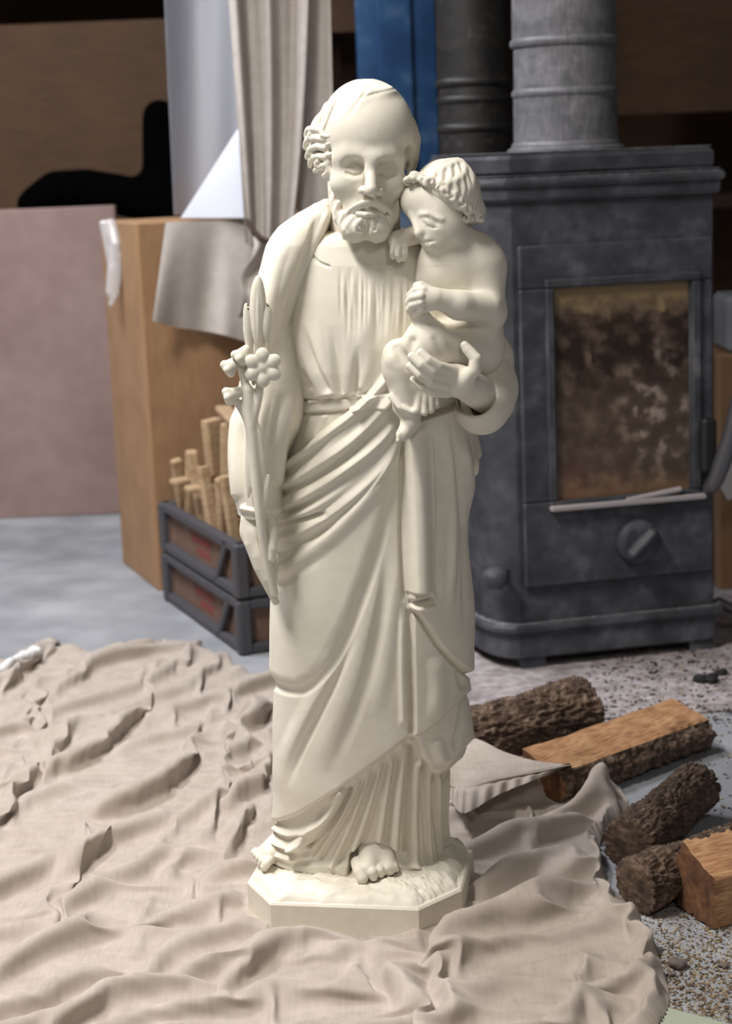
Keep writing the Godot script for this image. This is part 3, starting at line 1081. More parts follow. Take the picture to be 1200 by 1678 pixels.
func build_right_edge() -> void:
	# things that peep out behind the stove at the right
	var z := -1.75
	var p := V(1176, 900, z)
	var bx := thing("moving_box", "pinkish brown cardboard box at the right edge behind the stove", "box", Vector3(p.x + 0.33, 0, z - 0.2), -0.1)
	var hgt := V(1185, 585, z).y
	for q: Array in [["side", Vector3(0.6, hgt, 0.008), Vector3(0, hgt * 0.5, 0.2)], ["side", Vector3(0.6, hgt, 0.008), Vector3(0, hgt * 0.5, -0.2)], ["side", Vector3(0.008, hgt, 0.4), Vector3(-0.3, hgt * 0.5, 0)], ["side", Vector3(0.008, hgt, 0.4), Vector3(0.3, hgt * 0.5, 0)], ["lid", Vector3(0.6, 0.008, 0.4), Vector3(0, hgt - 0.004, 0)], ["bottom", Vector3(0.6, 0.008, 0.4), Vector3(0, 0.005, 0)]]:
		var o := put(q[0], bevel_box(q[1], 0.003), M.cardboard, bx)
		o.position = q[2]
	var s := V(1192, 770, z + 0.24)
	var sh := put("paper_sheet", bevel_box(Vector3(0.12, 0.10, 0.004), 0.001, Vector3.ZERO, Basis(Vector3.BACK, 0.5)), M.white_paper)
	sh.position = Vector3(s.x + 0.03, s.y, s.z)
	tag(sh, "white paper stuck to the box at the right edge", "paper")
	var rail := put("floor_pipe", sweep(PackedVector3Array([V(1174, 985, z + 0.42), V(1230, 1012, z + 0.42), V(1330, 1040, z + 0.42)]), PackedFloat32Array([0.012])), M.steel)
	tag(rail, "thin grey metal bar lying low behind the stove at the right", "bar")
	var st := put("stone_block", bevel_box(Vector3(0.3, 0.14, 0.2), 0.012), M.floor)
	var q2 := V(1180, 500, z - 0.1)
	st.position = Vector3(q2.x + 0.16, hgt + 0.07, z - 0.15)
	tag(st, "grey block standing on the cardboard box at the right edge", "block")

# ---------------------------------------------------------------- wood stove
func extrude(foot: PackedVector2Array, y0: float, y1: float, bev := 0.004) -> ArrayMesh:
	# an upright prism over a footprint (x, z), its top and bottom edges chamfered
	var st := SurfaceTool.new()
	st.begin(Mesh.PRIMITIVE_TRIANGLES)
	var n := foot.size()
	var mid := Vector2.ZERO
	for p in foot:
		mid += p / n
	var inset := PackedVector2Array()
	for p in foot:
		inset.append(p + (mid - p).normalized() * bev)
	var inside := Vector3(mid.x, (y0 + y1) * 0.5, mid.y)
	for k in n:
		var a := foot[k]
		var b := foot[(k + 1) % n]
		var c := inset[k]
		var d := inset[(k + 1) % n]
		st.set_smooth_group(-1)
		quad(st, Vector3(a.x, y0 + bev, a.y), Vector3(b.x, y0 + bev, b.y), Vector3(b.x, y1 - bev, b.y), Vector3(a.x, y1 - bev, a.y), inside)
		quad(st, Vector3(a.x, y1 - bev, a.y), Vector3(b.x, y1 - bev, b.y), Vector3(d.x, y1, d.y), Vector3(c.x, y1, c.y), inside)
		quad(st, Vector3(a.x, y0 + bev, a.y), Vector3(b.x, y0 + bev, b.y), Vector3(d.x, y0, d.y), Vector3(c.x, y0, c.y), inside)
		tri(st, Vector3(c.x, y1, c.y), Vector3(d.x, y1, d.y), Vector3(mid.x, y1, mid.y), inside)
		tri(st, Vector3(c.x, y0, c.y), Vector3(d.x, y0, d.y), Vector3(mid.x, y0, mid.y), inside)
	st.generate_normals()
	return st.commit()

func footprint(grow: float, front := 0.0) -> PackedVector2Array:
	# flat front, sides that bow back from it
	var out := PackedVector2Array()
	var r := 0.222
	var z := front + grow
	for q: Array in [[0.0, 0.0], [0.022, -0.012], [0.040, -0.035], [0.052, -0.07], [0.060, -0.115], [0.063, -0.17], [0.063, -0.38]]:
		out.append(Vector2(-r - q[0] - grow, q[1] + (z if q[1] > -0.3 else -grow)))
	for q: Array in [[0.012, -0.38], [0.012, -0.05], [0.008, -0.012], [0.0, 0.0]]:
		out.append(Vector2(r + q[0] + grow, q[1] + (z if q[1] > -0.3 else -grow)))
	return out

func wall_ring(foot: PackedVector2Array, y0: float, y1: float, hole: Rect2) -> ArrayMesh:
	# the body's walls with an opening cut into the flat front (between the last and the first point)
	var st := SurfaceTool.new()
	st.begin(Mesh.PRIMITIVE_TRIANGLES)
	var n := foot.size()
	var inside := Vector3(0, (y0 + y1) * 0.5, -0.19)
	for k in n - 1:
		st.set_smooth_group(1 if k < 6 else -1)
		quad(st, Vector3(foot[k].x, y0, foot[k].y), Vector3(foot[k + 1].x, y0, foot[k + 1].y), Vector3(foot[k + 1].x, y1, foot[k + 1].y), Vector3(foot[k].x, y1, foot[k].y), inside)
	st.set_smooth_group(-1)
	var a := foot[n - 1]
	var b := foot[0]
	var z := a.y
	var x0 := b.x
	var x1 := a.x
	var q := func(xa: float, ya: float, xb: float, yb: float) -> void:
		quad(st, Vector3(xa, ya, z), Vector3(xb, ya, z), Vector3(xb, yb, z), Vector3(xa, yb, z), inside)
	q.call(x0, y0, x1, hole.position.y)
	q.call(x0, hole.end.y, x1, y1)
	q.call(x0, hole.position.y, hole.position.x, hole.end.y)
	q.call(hole.end.x, hole.position.y, x1, hole.end.y)
	st.generate_normals()
	return st.commit()

func frame_mesh(outer: Rect2, inner: Rect2, z0: float, z1: float, bev := 0.003) -> ArrayMesh:
	var st := SurfaceTool.new()
	st.begin(Mesh.PRIMITIVE_TRIANGLES)
	var zc := (z0 + z1) * 0.5
	var d := absf(z1 - z0)
	var o := outer
	var i := inner
	for q: Array in [[o.position.x, o.position.y, o.end.x, i.position.y], [o.position.x, i.end.y, o.end.x, o.end.y], [o.position.x, i.position.y, i.position.x, i.end.y], [i.end.x, i.position.y, o.end.x, i.end.y]]:
		add_bevel_box(st, Vector3(q[2] - q[0], q[3] - q[1], d), bev, Vector3((q[0] + q[2]) * 0.5, (q[1] + q[3]) * 0.5, zc))
	st.generate_normals()
	return st.commit()

func pane(w: float, h: float, d: float) -> ArrayMesh:
	# a flat pane whose front carries the texture once
	var v := PackedVector3Array()
	var n := PackedVector3Array()
	var uv := PackedVector2Array()
	var idx := PackedInt32Array()
	for side: int in [1, -1]:
		for q: Array in [[-1, 1], [1, 1], [1, -1], [-1, -1]]:
			v.append(Vector3(q[0] * w * 0.5, q[1] * h * 0.5, side * d * 0.5))
			n.append(Vector3(0, 0, side))
			uv.append(Vector2(q[0] * 0.5 + 0.5, 0.5 - q[1] * 0.5))
	idx.append_array([0, 1, 2, 0, 2, 3, 4, 6, 5, 4, 7, 6])
	for k in 4:
		var a := k
		var b := (k + 1) % 4
		idx.append_array([a, a + 4, b, b, a + 4, b + 4])
	return arrays(v, n, idx, uv)

func build_stove() -> void:
	var t := thing("wood_stove", "dusty dark grey cast iron wood stove with a glass door", "stove", Vector3(0.5375, 0, -1.192), 0.227)
	var iron: Material = M.iron
	var hole := Rect2(-0.15, 0.365, 0.325, 0.465)
	put("body", wall_ring(footprint(0.0), 0.06, 1.0, hole), iron, t)
	put("body_bottom", extrude(footprint(-0.004), 0.052, 0.066), iron, t)
	# plinth with feet, then the rounded moulding
	put("base", extrude(footprint(0.004), 0.03, 0.092), iron, t)
	put("moulding", extrude(footprint(0.016), 0.088, 0.108, 0.006), iron, t)
	for q: Array in [[-0.19, -0.03], [0.20, -0.03], [-0.22, -0.34], [0.2, -0.34]]:
		put("foot", extrude(PackedVector2Array([Vector2(q[0] - 0.03, q[1] - 0.03), Vector2(q[0] + 0.026, q[1] - 0.03), Vector2(q[0] + 0.026, q[1] + 0.026), Vector2(q[0] - 0.03, q[1] + 0.026)]), 0.0, 0.036, 0.003), iron, t)
	# lid: neck, wide moulding and domed plate
	put("lid", extrude(footprint(0.012), 1.0, 1.052, 0.006), iron, t)
	put("top_plate", extrude(footprint(0.002), 1.048, 1.098, 0.012), iron, t)
	put("lid_moulding", extrude(footprint(0.020), 1.028, 1.046, 0.006), iron, t)
	# ash that has settled on the ledges
	for q: Array in [[0.017, 1.0455, 1.0475], [-0.002, 1.0975, 1.0992], [0.012, 1.0515, 1.0528], [0.012, 0.1075, 0.1092]]:
		put("ash_film", extrude(footprint(q[0]), q[1], q[2], 0.0006), M.ash_film, t)
	# door leaf with raised frame round the glass
	var door := put("door", frame_mesh(Rect2(-0.212, 0.188, 0.430, 0.722), Rect2(-0.137, 0.372, 0.302, 0.449), 0.0, 0.014, 0.004), iron, t)
	put("glass_frame", frame_mesh(Rect2(-0.158, 0.352, 0.346, 0.488), Rect2(-0.139, 0.374, 0.306, 0.447), 0.010, 0.024, 0.004), iron, door)
	var g := put("glass_pane", pane(0.312, 0.455, 0.004), M.sooty_glass, door)
	g.position = Vector3(0.013, 0.598, 0.004)
	var sill := put("sill", bevel_box(Vector3(0.352, 0.012, 0.02), 0.003), M.ash, door)
	sill.position = Vector3(0.018, 0.359, 0.026)
	var ash := put("ash_crust", bevel_box(Vector3(0.13, 0.012, 0.012), 0.004, Vector3.ZERO, Basis(Vector3.BACK, 0.12)), M.ash, door)
	ash.position = Vector3(0.075, 0.371, 0.028)
	# air knob on the door
	var kn := put("air_knob", lathe(PackedVector2Array([Vector2(0, -0.004), Vector2(0.047, -0.004), Vector2(0.049, 0.006), Vector2(0.044, 0.014), Vector2(0.034, 0.017), Vector2(0, 0.018)]), 40), M.iron, door)
	kn.position = Vector3(0.04, 0.270, 0.018)
	kn.rotation = Vector3(PI / 2, 0, 0)
	var grip := put("grip", bevel_box(Vector3(0.086, 0.034, 0.026), 0.010), M.iron, kn)
	grip.position = Vector3(0, 0.026, 0)
	grip.rotation.y = 0.75
	# lever handle, bent outwards at the door's right edge
	var hp := spline3(PackedVector3Array([Vector3(0.196, 0.372, 0.03), Vector3(0.206, 0.40, 0.055), Vector3(0.232, 0.50, 0.075), Vector3(0.248, 0.575, 0.08)]), 6)
	var han := put("handle", sweep(hp, PackedFloat32Array([0.013, 0.014, 0.015, 0.016, 0.017, 0.017, 0.018, 0.018, 0.019, 0.019, 0.019, 0.018]), 14), M.steel, door)
	var hub := put("handle_hub", bevel_box(Vector3(0.034, 0.12, 0.03), 0.008), M.iron_dark, han)
	hub.position = Vector3(0.196, 0.47, 0.034)
	# damper knob low on the left side
	var dk := put("damper_knob", lathe(PackedVector2Array([Vector2(0, -0.024), Vector2(0.016, -0.022), Vector2(0.028, -0.01), Vector2(0.031, 0.002), Vector2(0.026, 0.014), Vector2(0.014, 0.022), Vector2(0, 0.024)]), 28), M.iron, t)
	dk.position = Vector3(-0.285, 0.222, 0.03)
	put("stem", bevel_box(Vector3(0.014, 0.014, 0.08), 0.003, Vector3(0.03, 0, -0.035), Basis(Vector3.UP, -0.7)), M.iron_dark, dk)
	# fire chamber behind the glass
	for q: Array in [["back_brick", Vector3(0.40, 0.52, 0.03), Vector3(0.0, 0.60, -0.30)], ["side_brick", Vector3(0.03, 0.52, 0.29), Vector3(-0.185, 0.60, -0.155)], ["side_brick", Vector3(0.03, 0.52, 0.29), Vector3(0.20, 0.60, -0.155)], ["baffle", Vector3(0.40, 0.025, 0.29), Vector3(0, 0.855, -0.155)], ["grate", Vector3(0.40, 0.03, 0.29), Vector3(0, 0.345, -0.155)]]:
		var o := put(q[0], bevel_box(q[1], 0.004), M.firebrick, t)
		o.position = q[2]
	var hump := Solid.new(Vector3(-0.2, 0.34, -0.3), Vector3(0.2, 0.46, 0.0), 0.008)
	for k in 9:
		hump.ball(Vector3(-0.14 + 0.035 * k, 0.362, -0.14 + 0.05 * sin(k * 2.3)), Vector3(0.05, 0.022 + 0.012 * absf(sin(k * 1.7)), 0.05), 0.02)
	put("ash_bed", hump.mesh(), M.ash, t)
	build_pipes()

func pipe_section(called: String, parent: Node, m: Material, r: float, y0: float, y1: float) -> MeshInstance3D:
	# a length of flue with a rolled bead at its lower end
	return put(called, lathe(PackedVector2Array([Vector2(r, y0), Vector2(r + 0.004, y0 + 0.004), Vector2(r + 0.0055, y0 + 0.010), Vector2(r + 0.004, y0 + 0.016), Vector2(r, y0 + 0.020), Vector2(r - 0.0015, y1)]), 56), m, parent)

func build_pipes() -> void:
	var c := Vector3(0.468, 0, -1.41)
	var t := thing("stovepipe", "wide dusty grey stovepipe rising from the top of the stove", "pipe", c)
	put("collar", lathe(PackedVector2Array([Vector2(0.128, 1.097), Vector2(0.128, 1.104), Vector2(0.114, 1.112), Vector2(0.112, 1.125), Vector2(0.0, 1.125)]), 56), M.pipe, t)
	pipe_section("pipe_length", t, M.pipe, 0.1135, 1.10, 1.222)
	pipe_section("pipe_length", t, M.pipe, 0.111, 1.212, 1.325)
	pipe_section("pipe_length", t, M.pipe, 0.1125, 1.318, 1.46)
	pipe_section("pipe_length", t, M.pipe, 0.111, 1.45, 3.3)
	# the older black flue behind
	var b := thing("black_flue", "black sooty flue pipe behind the grey stovepipe", "pipe", Vector3(0.297, 0, -1.78))
	put("pipe_length", lathe(PackedVector2Array([Vector2(0, 0.0), Vector2(0.086, 0.0), Vector2(0.086, 1.16), Vector2(0.0, 1.16)]), 48), M.black_pipe, b)
	pipe_section("pipe_length", b, M.black_pipe, 0.0875, 1.15, 1.225)
	pipe_section("pipe_length", b, M.black_pipe, 0.086, 1.215, 1.262)
	pipe_section("pipe_length", b, M.black_pipe, 0.0875, 1.255, 1.47)
	pipe_section("pipe_length", b, M.black_pipe, 0.086, 1.46, 3.3)

# ---------------------------------------------------------------- the statue
func mm(u: float, v: float, z: float) -> Vector3:     # z in millimetres
	return V(u, v, z * 0.001)

func mms(pts: Array) -> PackedVector3Array:            # flat list u, v, z, u, v, z ...
	var a := PackedVector3Array()
	for k in range(0, pts.size(), 3):
		a.append(mm(pts[k], pts[k + 1], pts[k + 2]))
	return a

func rise(R: Relief, h: float, wl: float, wr: float, pts: Array, t0 := 0.25, t1 := 0.25, crisp := 0.0, lean := 0.0) -> void:
	R.stroke(h * 0.001, wl, wr, spline(path2(pts)), t0, t1, crisp, lean * 0.001)

func sheet(R: Relief, h: float, soft: float, pts: Array) -> void:
	R.layer(h * 0.001, soft, path2(pts))

func build_statue() -> void:
	var t := thing("plaster_statue", "cream plaster statue of a bearded robed man carrying a child and a lily", "statue")
	put("robe", robe_mesh(), M.plaster, t)
	put("shoulder_mantle", mantle_mesh(), M.plaster, t)
	put("sleeve", sleeve_mesh(), M.plaster, t)
	put("draped_cuff", cuff_mesh(), M.plaster, t)
	put("head", head_mesh(), M.plaster, t)
	put("hair", hair_mesh(), M.plaster, t)
	put("hair", far_hair_mesh(), M.plaster, t)
	put("beard", beard_mesh(), M.plaster, t)
	put("hand", lily_hand_mesh(), M.plaster, t)
	put("hand", child_hand_mesh(), M.plaster, t)
	var ch := put("child_figure", child_mesh(), M.plaster, t)
	put("child_hair", child_hair_mesh(), M.plaster, ch)
	build_lily(t)
	build_feet(t)
	build_plinth(t)

func robe_mesh() -> ArrayMesh:
	var R := tube_relief([
		[372, 545, 650, 60, -50], [385, 515, 700, 70, -60], [400, 495, 730, 76, -66], [430, 480, 765, 84, -74], [480, 476, 790, 94, -84], [540, 476, 796, 100, -88], [600, 484, 792, 100, -88],
		[640, 496, 776, 96, -88], [680, 484, 756, 92, -90], [740, 470, 746, 94, -94], [800, 466, 742, 97, -98], [860, 470, 738, 101, -102], [940, 467, 742, 104, -105],
		[1020, 465, 748, 104, -108], [1110, 462, 750, 102, -112], [1180, 459, 762, 98, -114], [1222, 459, 764, 95, -114], [1262, 459, 740, 92, -108], [1300, 460, 732, 86, -104], [1345, 456, 728, 78, -100], [1378, 446, 730, 72, -98], [1400, 440, 734, 70, -98]],
		640, 400, 70, 2.25)
	# ---- chest: gathered tunic, bloused over the belt
	sheet(R, 7, 9, [470, 380, 800, 380, 800, 560, 700, 560, 640, 610, 600, 650, 560, 652, 535, 655, 512, 662, 498, 655, 486, 635, 478, 600, 470, 540])
	rise(R, -3.0, 3.5, 3.5, [507, 405, 525, 428, 548, 438], 0.1, 0.2)
	for k in 15:
		var u := 560.0 + k * 9.0 + 2.5 * sin(k * 2.3)
		var top := 442.0 + 8.0 * sin((u - 560.0) / 140.0 * PI) + 3.0 * sin(k * 1.9)
		var long := 60.0 + 60.0 * absf(sin(k * 1.3 + 0.4))
		rise(R, -2.2, 4.5, 4.5, [u, top - 8, u + 1, top + long * 0.5, u + 2 - k * 0.4, top + long], 0.45, 0.5)
		rise(R, 1.3, 5, 5, [u + 5, top + 3, u + 5, top + long * 0.45, u + 6 - k * 0.4, top + long * 0.9], 0.45, 0.5)
	rise(R, 5, 22, 22, [602, 470, 600, 540, 590, 620], 0.5, 0.5)
	rise(R, 4, 26, 20, [640, 470, 640, 530, 625, 590], 0.5, 0.5)
	rise(R, 6, 20, 22, [494, 500, 506, 575, 526, 630, 540, 655], 0.6, 0.15)
	rise(R, -7, 9, 12, [502, 530, 520, 590, 548, 646], 0.5, 0.15, 0.4)
	rise(R, 6, 12, 20, [514, 520, 538, 600, 560, 654], 0.6, 0.1)
	rise(R, -5, 9, 10, [546, 530, 555, 600, 565, 650], 0.6, 0.1, 0.3)
	rise(R, 4, 14, 14, [572, 520, 573, 600, 572, 652], 0.6, 0.1)
	rise(R, -5, 8, 9, [590, 560, 585, 646], 0.6, 0.1, 0.3)
	rise(R, 4, 14, 14, [614, 540, 606, 600, 594, 642], 0.6, 0.15)
	rise(R, 6, 14, 14, [482, 580, 490, 625, 510, 655], 0.4, 0.3)
	rise(R, -4, 8, 8, [500, 600, 520, 640], 0.5, 0.3)
	# ---- belt and the tunic below it
	sheet(R, 5, 3, [492, 676, 500, 656, 560, 650, 640, 640, 640, 664, 560, 672, 505, 677])
	rise(R, -3, 3, 4, [500, 655, 540, 654, 580, 649], 0.1, 0.2)
	rise(R, -3, 3, 4, [502, 679, 540, 677, 565, 672], 0.1, 0.2)
	rise(R, 3, 8, 8, [512, 680, 498, 730], 0.2, 0.4)
	rise(R, 3, 8, 8, [535, 676, 515, 725], 0.2, 0.4)
	# ---- cloak over the hips: one layer with a slanting hem
	sheet(R, 11, 7, [436, 800, 456, 778, 478, 752, 510, 722, 550, 690, 590, 656, 620, 622, 648, 592, 680, 565, 840, 560, 840, 1206, 786, 1206, 766, 1216, 746, 1240, 730, 1260, 716, 1268, 702, 1262, 688, 1240, 678, 1208, 668, 1206, 640, 1230, 610, 1254, 570, 1284, 530, 1312, 495, 1334, 470, 1344, 436, 1350])
	# folds that fan out from the carried side to the hip
	rise(R, 9, 8, 14, [460, 776, 492, 746, 540, 706, 590, 664, 640, 606, 670, 578], 0.06, 0.2, 0.0, -3)
	rise(R, -8, 7, 9, [466, 788, 505, 756, 555, 712], 0.08, 0.5)
	rise(R, 9, 9, 12, [474, 795, 520, 762, 580, 715, 630, 660, 665, 615], 0.05, 0.25, 0.2, -4)
	rise(R, -8, 8, 8, [468, 812, 520, 784, 580, 738, 640, 672], 0.1, 0.4)
	rise(R, 9, 9, 13, [468, 832, 510, 806, 565, 766, 620, 716, 662, 655], 0.05, 0.25, 0.2, -4)
	rise(R, -9, 6, 9, [466, 848, 500, 830, 552, 794], 0.1, 0.5, 0.4)
	rise(R, 6, 7, 9, [475, 852, 510, 838, 545, 815, 590, 778], 0.1, 0.5)
	rise(R, -8, 5, 8, [466, 856, 505, 846, 548, 832], 0.1, 0.25, 0.5)
	rise(R, 8, 9, 16, [464, 882, 515, 858, 570, 816, 620, 762, 662, 690], 0.06, 0.3, 0.2, -4)
	rise(R, -6, 8, 12, [466, 906, 515, 880, 560, 845], 0.1, 0.4)
	rise(R, 7, 10, 22, [464, 935, 510, 905, 560, 860, 615, 790, 660, 705], 0.08, 0.3)
	rise(R, -4, 10, 14, [462, 960, 500, 935, 540, 900], 0.1, 0.5)
	# apron over the bent leg with its rounded lower edge
	sheet(R, 8, 20, [400, 820, 456, 778, 478, 752, 510, 722, 550, 690, 590, 656, 620, 622, 648, 592, 720, 560, 760, 600, 664, 690, 655, 745, 640, 800, 622, 870, 600, 945, 575, 1015, 550, 1075, 525, 1108, 500, 1122, 475, 1120, 452, 1108, 400, 1080])
	rise(R, -5, 14, 8, [450, 1116, 478, 1130, 506, 1130, 534, 1108, 560, 1070, 585, 1010, 612, 930, 634, 850, 655, 760], 0.1, 0.4)
	rise(R, 6, 60, 60, [520, 870, 508, 960, 505, 1040, 505, 1110], 0.5, 0.45)
	# long folds of the skirt
	rise(R, -5, 9, 6, [588, 1030, 560, 1100, 530, 1165, 500, 1230, 480, 1290], 0.3, 0.3, 0.3)
	rise(R, 5, 10, 22, [575, 1030, 545, 1100, 512, 1165, 484, 1230, 466, 1300], 0.3, 0.3)
	rise(R, 5, 26, 26, [622, 900, 605, 1000, 580, 1100, 545, 1200, 510, 1290], 0.3, 0.3)
	rise(R, -4, 16, 12, [640, 880, 625, 980, 606, 1080, 580, 1170, 545, 1260], 0.3, 0.3)
	rise(R, 4, 20, 20, [648, 860, 642, 980, 630, 1080, 612, 1180], 0.3, 0.3)
	rise(R, -9, 7, 5, [664, 990, 663, 1060, 667, 1130, 669, 1200], 0.1, 0.05, 0.3)
	rise(R, 6, 16, 6, [655, 990, 653, 1080, 656, 1190], 0.3, 0.1)
	# ---- falling end of the cloak on the carried side: three layers with slanting hems
	sheet(R, 7, 5, [668, 996, 680, 1014, 692, 1036, 707, 1060, 726, 1084, 748, 1106, 768, 1122, 800, 1124, 800, 1130, 758, 1132, 735, 1152, 712, 1178, 690, 1196, 672, 1204])
	sheet(R, 15, 6, [656, 690, 800, 640, 800, 1120, 766, 1118, 745, 1100, 724, 1080, 705, 1056, 690, 1030, 678, 1008, 664, 992])
	rise(R, 14, 20, 22, [674, 690, 673, 780, 674, 880, 676, 968], 0.25, 0.02)
	rise(R, -8, 5, 7, [658, 700, 655, 800, 654, 900, 657, 985], 0.2, 0.1)
	rise(R, -7, 8, 6, [699, 700, 702, 800, 700, 900, 699, 985], 0.2, 0.2)
	rise(R, 7, 9, 9, [712, 690, 718, 800, 718, 900, 716, 1010], 0.2, 0.3)
	rise(R, -6, 6, 6, [722, 690, 730, 800, 734, 900, 736, 1040], 0.2, 0.3)
	rise(R, 6, 8, 8, [733, 690, 743, 800, 747, 900, 750, 1060], 0.2, 0.3)
	rise(R, -4, 6, 6, [745, 700, 755, 820, 758, 940, 762, 1080], 0.2, 0.3)
	rise(R, -12, 8, 8, [664, 984, 680, 982, 696, 978], 0.1, 0.1)
	rise(R, 4, 6, 6, [662, 996, 680, 992, 698, 986], 0.1, 0.2)
	rise(R, 5, 20, 16, [700, 1070, 705, 1120, 700, 1180], 0.3, 0.3)
	rise(R, -4, 9, 9, [735, 1090, 742, 1130], 0.3, 0.3)
	rise(R, 5, 16, 14, [705, 1205, 720, 1250], 0.3, 0.2)
	rise(R, -4, 8, 8, [752, 1130, 745, 1180, 735, 1230], 0.2, 0.3)
	# ---- tunic pleats below the hem
	sheet(R, -8, 12, [600, 1262, 668, 1208, 690, 1250, 716, 1272, 760, 1240, 760, 1420, 480, 1420, 520, 1330])
	for g in [[566, 1290, 530, 1345, 478, 1392], [590, 1276, 556, 1345, 512, 1412], [606, 1262, 580, 1340, 540, 1425], [626, 1246, 604, 1330, 578, 1400], [644, 1234, 632, 1320, 622, 1385], [664, 1215, 656, 1300, 648, 1400], [684, 1240, 681, 1330, 682, 1425], [702, 1262, 701, 1340, 706, 1430], [720, 1268, 720, 1340, 727, 1425]]:
		var e := 1.0 + 0.35 * sin(g[0] * 0.37)
		rise(R, 9 * e, 9 * e, 10 * e, g, 0.12, 0.04)
		rise(R, -8 * e, 6, 7, [g[0] + 11, g[1], g[2] + 13 * e, g[3], g[4] + 16 * e, g[5]], 0.12, 0.04, 0.3)
	rise(R, 8, 9, 7, [448, 1352, 478, 1366, 520, 1352, 560, 1316], 0.1, 0.3, 0.3, 2)
	rise(R, 8, 9, 7, [446, 1376, 478, 1388, 515, 1376, 545, 1352], 0.1, 0.3, 0.3, 2)
	rise(R, 7, 9, 8, [446, 1398, 480, 1408, 512, 1404], 0.1, 0.3, 0.3)
	# the hem lifts over the foot
	sheet(R, -26, 12, [566, 1450, 572, 1404, 590, 1388, 626, 1384, 648, 1394, 660, 1450])
	# the back, out of sight, hangs in plain folds
	for r in R.rows:
		var y := R.p[r * R.cols].y
		for c in R.cols:
			var i := r * R.cols + c
			if not R.live[i]:
				R.d[i] += 0.006 * sin(R.p[i].x * 140.0 + y * 3.0) * smoothstep(1.0, 0.6, y) + 0.004
	return tube_mesh(R)

func mantle_mesh() -> ArrayMesh:
	# the cloak laid over the shoulder, down to the crook of the arm
	var R := tube_relief([
		[326, 530, 541, 22, -10], [334, 514, 546, 40, -28], [350, 486, 550, 56, -44], [372, 456, 543, 68, -58], [400, 437, 528, 80, -66], [440, 426, 509, 88, -68],
		[485, 414, 490, 92, -66], [530, 408, 474, 92, -62], [570, 404, 462, 86, -58], [592, 406, 450, 74, -46], [602, 414, 440, 56, -30]],
		240, 130, 50, 2.2)
	rise(R, 5, 12, 6, [538, 338, 520, 390, 500, 440, 484, 490, 466, 545, 448, 590], 0.1, 0.1)
	rise(R, -4, 7, 8, [522, 350, 500, 420, 478, 480, 462, 530], 0.2, 0.3)
	rise(R, 3, 14, 14, [470, 390, 450, 450, 440, 520], 0.3, 0.3)
	return tube_mesh(R)

func sleeve_mesh() -> ArrayMesh:
	var R := tube_relief([
		[500, 420, 492, 60, -60], [560, 406, 494, 76, -58], [620, 394, 500, 92, -54], [660, 386, 502, 100, -50], [700, 380, 494, 108, -44], [740, 377, 478, 114, -36], [780, 378, 466, 118, -28], [815, 384, 464, 120, -16], [838, 390, 466, 120, -8]],
		260, 150, 50, 2.1)
	rise(R, 5, 9, 12, [386, 670, 382, 740, 388, 820], 0.2, 0.1)
	rise(R, -5, 7, 7, [396, 690, 394, 760, 398, 830], 0.3, 0.05)
	rise(R, 4, 10, 8, [440, 640, 425, 720, 420, 800], 0.3, 0.2)
	rise(R, -5, 10, 8, [462, 640, 446, 720, 440, 790], 0.3, 0.2)
	rise(R, 6, 10, 12, [480, 640, 465, 720, 456, 800], 0.3, 0.1)
	rise(R, -3, 8, 8, [490, 700, 470, 760], 0.3, 0.3)
	rise(R, 4, 6, 6, [392, 832, 425, 838, 462, 834], 0.1, 0.1)
	return tube_mesh(R, true, true, 0.02)

func cuff_mesh() -> ArrayMesh:
	# wide open sleeve end under the child, and the cloak's hanging edge behind it
	var s := Solid.new(mm(720, 880, -80), mm(895, 540, 175), 0.0024)
	s.ball(mm(800, 585, 10), Vector3(0.034, 0.040, 0.055), 0.01)
	s.chain(mms([806, 590, 20, 808, 625, 50, 800, 655, 85]), 0.030, 0.034, 0.01)
	s.chain(mms([800, 640, 60, 790, 668, 100]), 0.042, 0.038, 0.012)
	# the opening
	s.chain(mms([778, 640, 150, 776, 650, 105, 792, 650, 70]), 0.033, 0.022, 0.006, true)
	s.chain(mms([760, 655, 95, 772, 692, 106, 796, 696, 104, 818, 672, 92, 826, 636, 74, 818, 600, 52]), 0.006, 0.008, 0.006)
	s.chain(mms([800, 575, 50, 815, 600, 60, 812, 620, 75]), 0.008, 0.006, 0.004)
	# scalloped edge of the cloak behind
	for g: Array in [[812, 578, 60, 796, 600, 84], [822, 598, 64, 806, 616, 92], [828, 622, 74, 812, 640, 100]]:
		s.chain(mms(g), 0.006, 0.004, 0.006)
	s.chain(mms([765, 690, 5, 778, 742, 8]), 0.012, 0.011, 0.006)
	s.chain(mms([755, 690, 15, 772, 760, 16, 773, 770, 16]), 0.014, 0.011, 0.005)
	s.chain(mms([748, 740, 10, 763, 800, 12, 763, 812, 12]), 0.016, 0.011, 0.005)
	s.chain(mms([740, 790, 10, 747, 846, 10]), 0.016, 0.011, 0.005)
	return s.mesh()

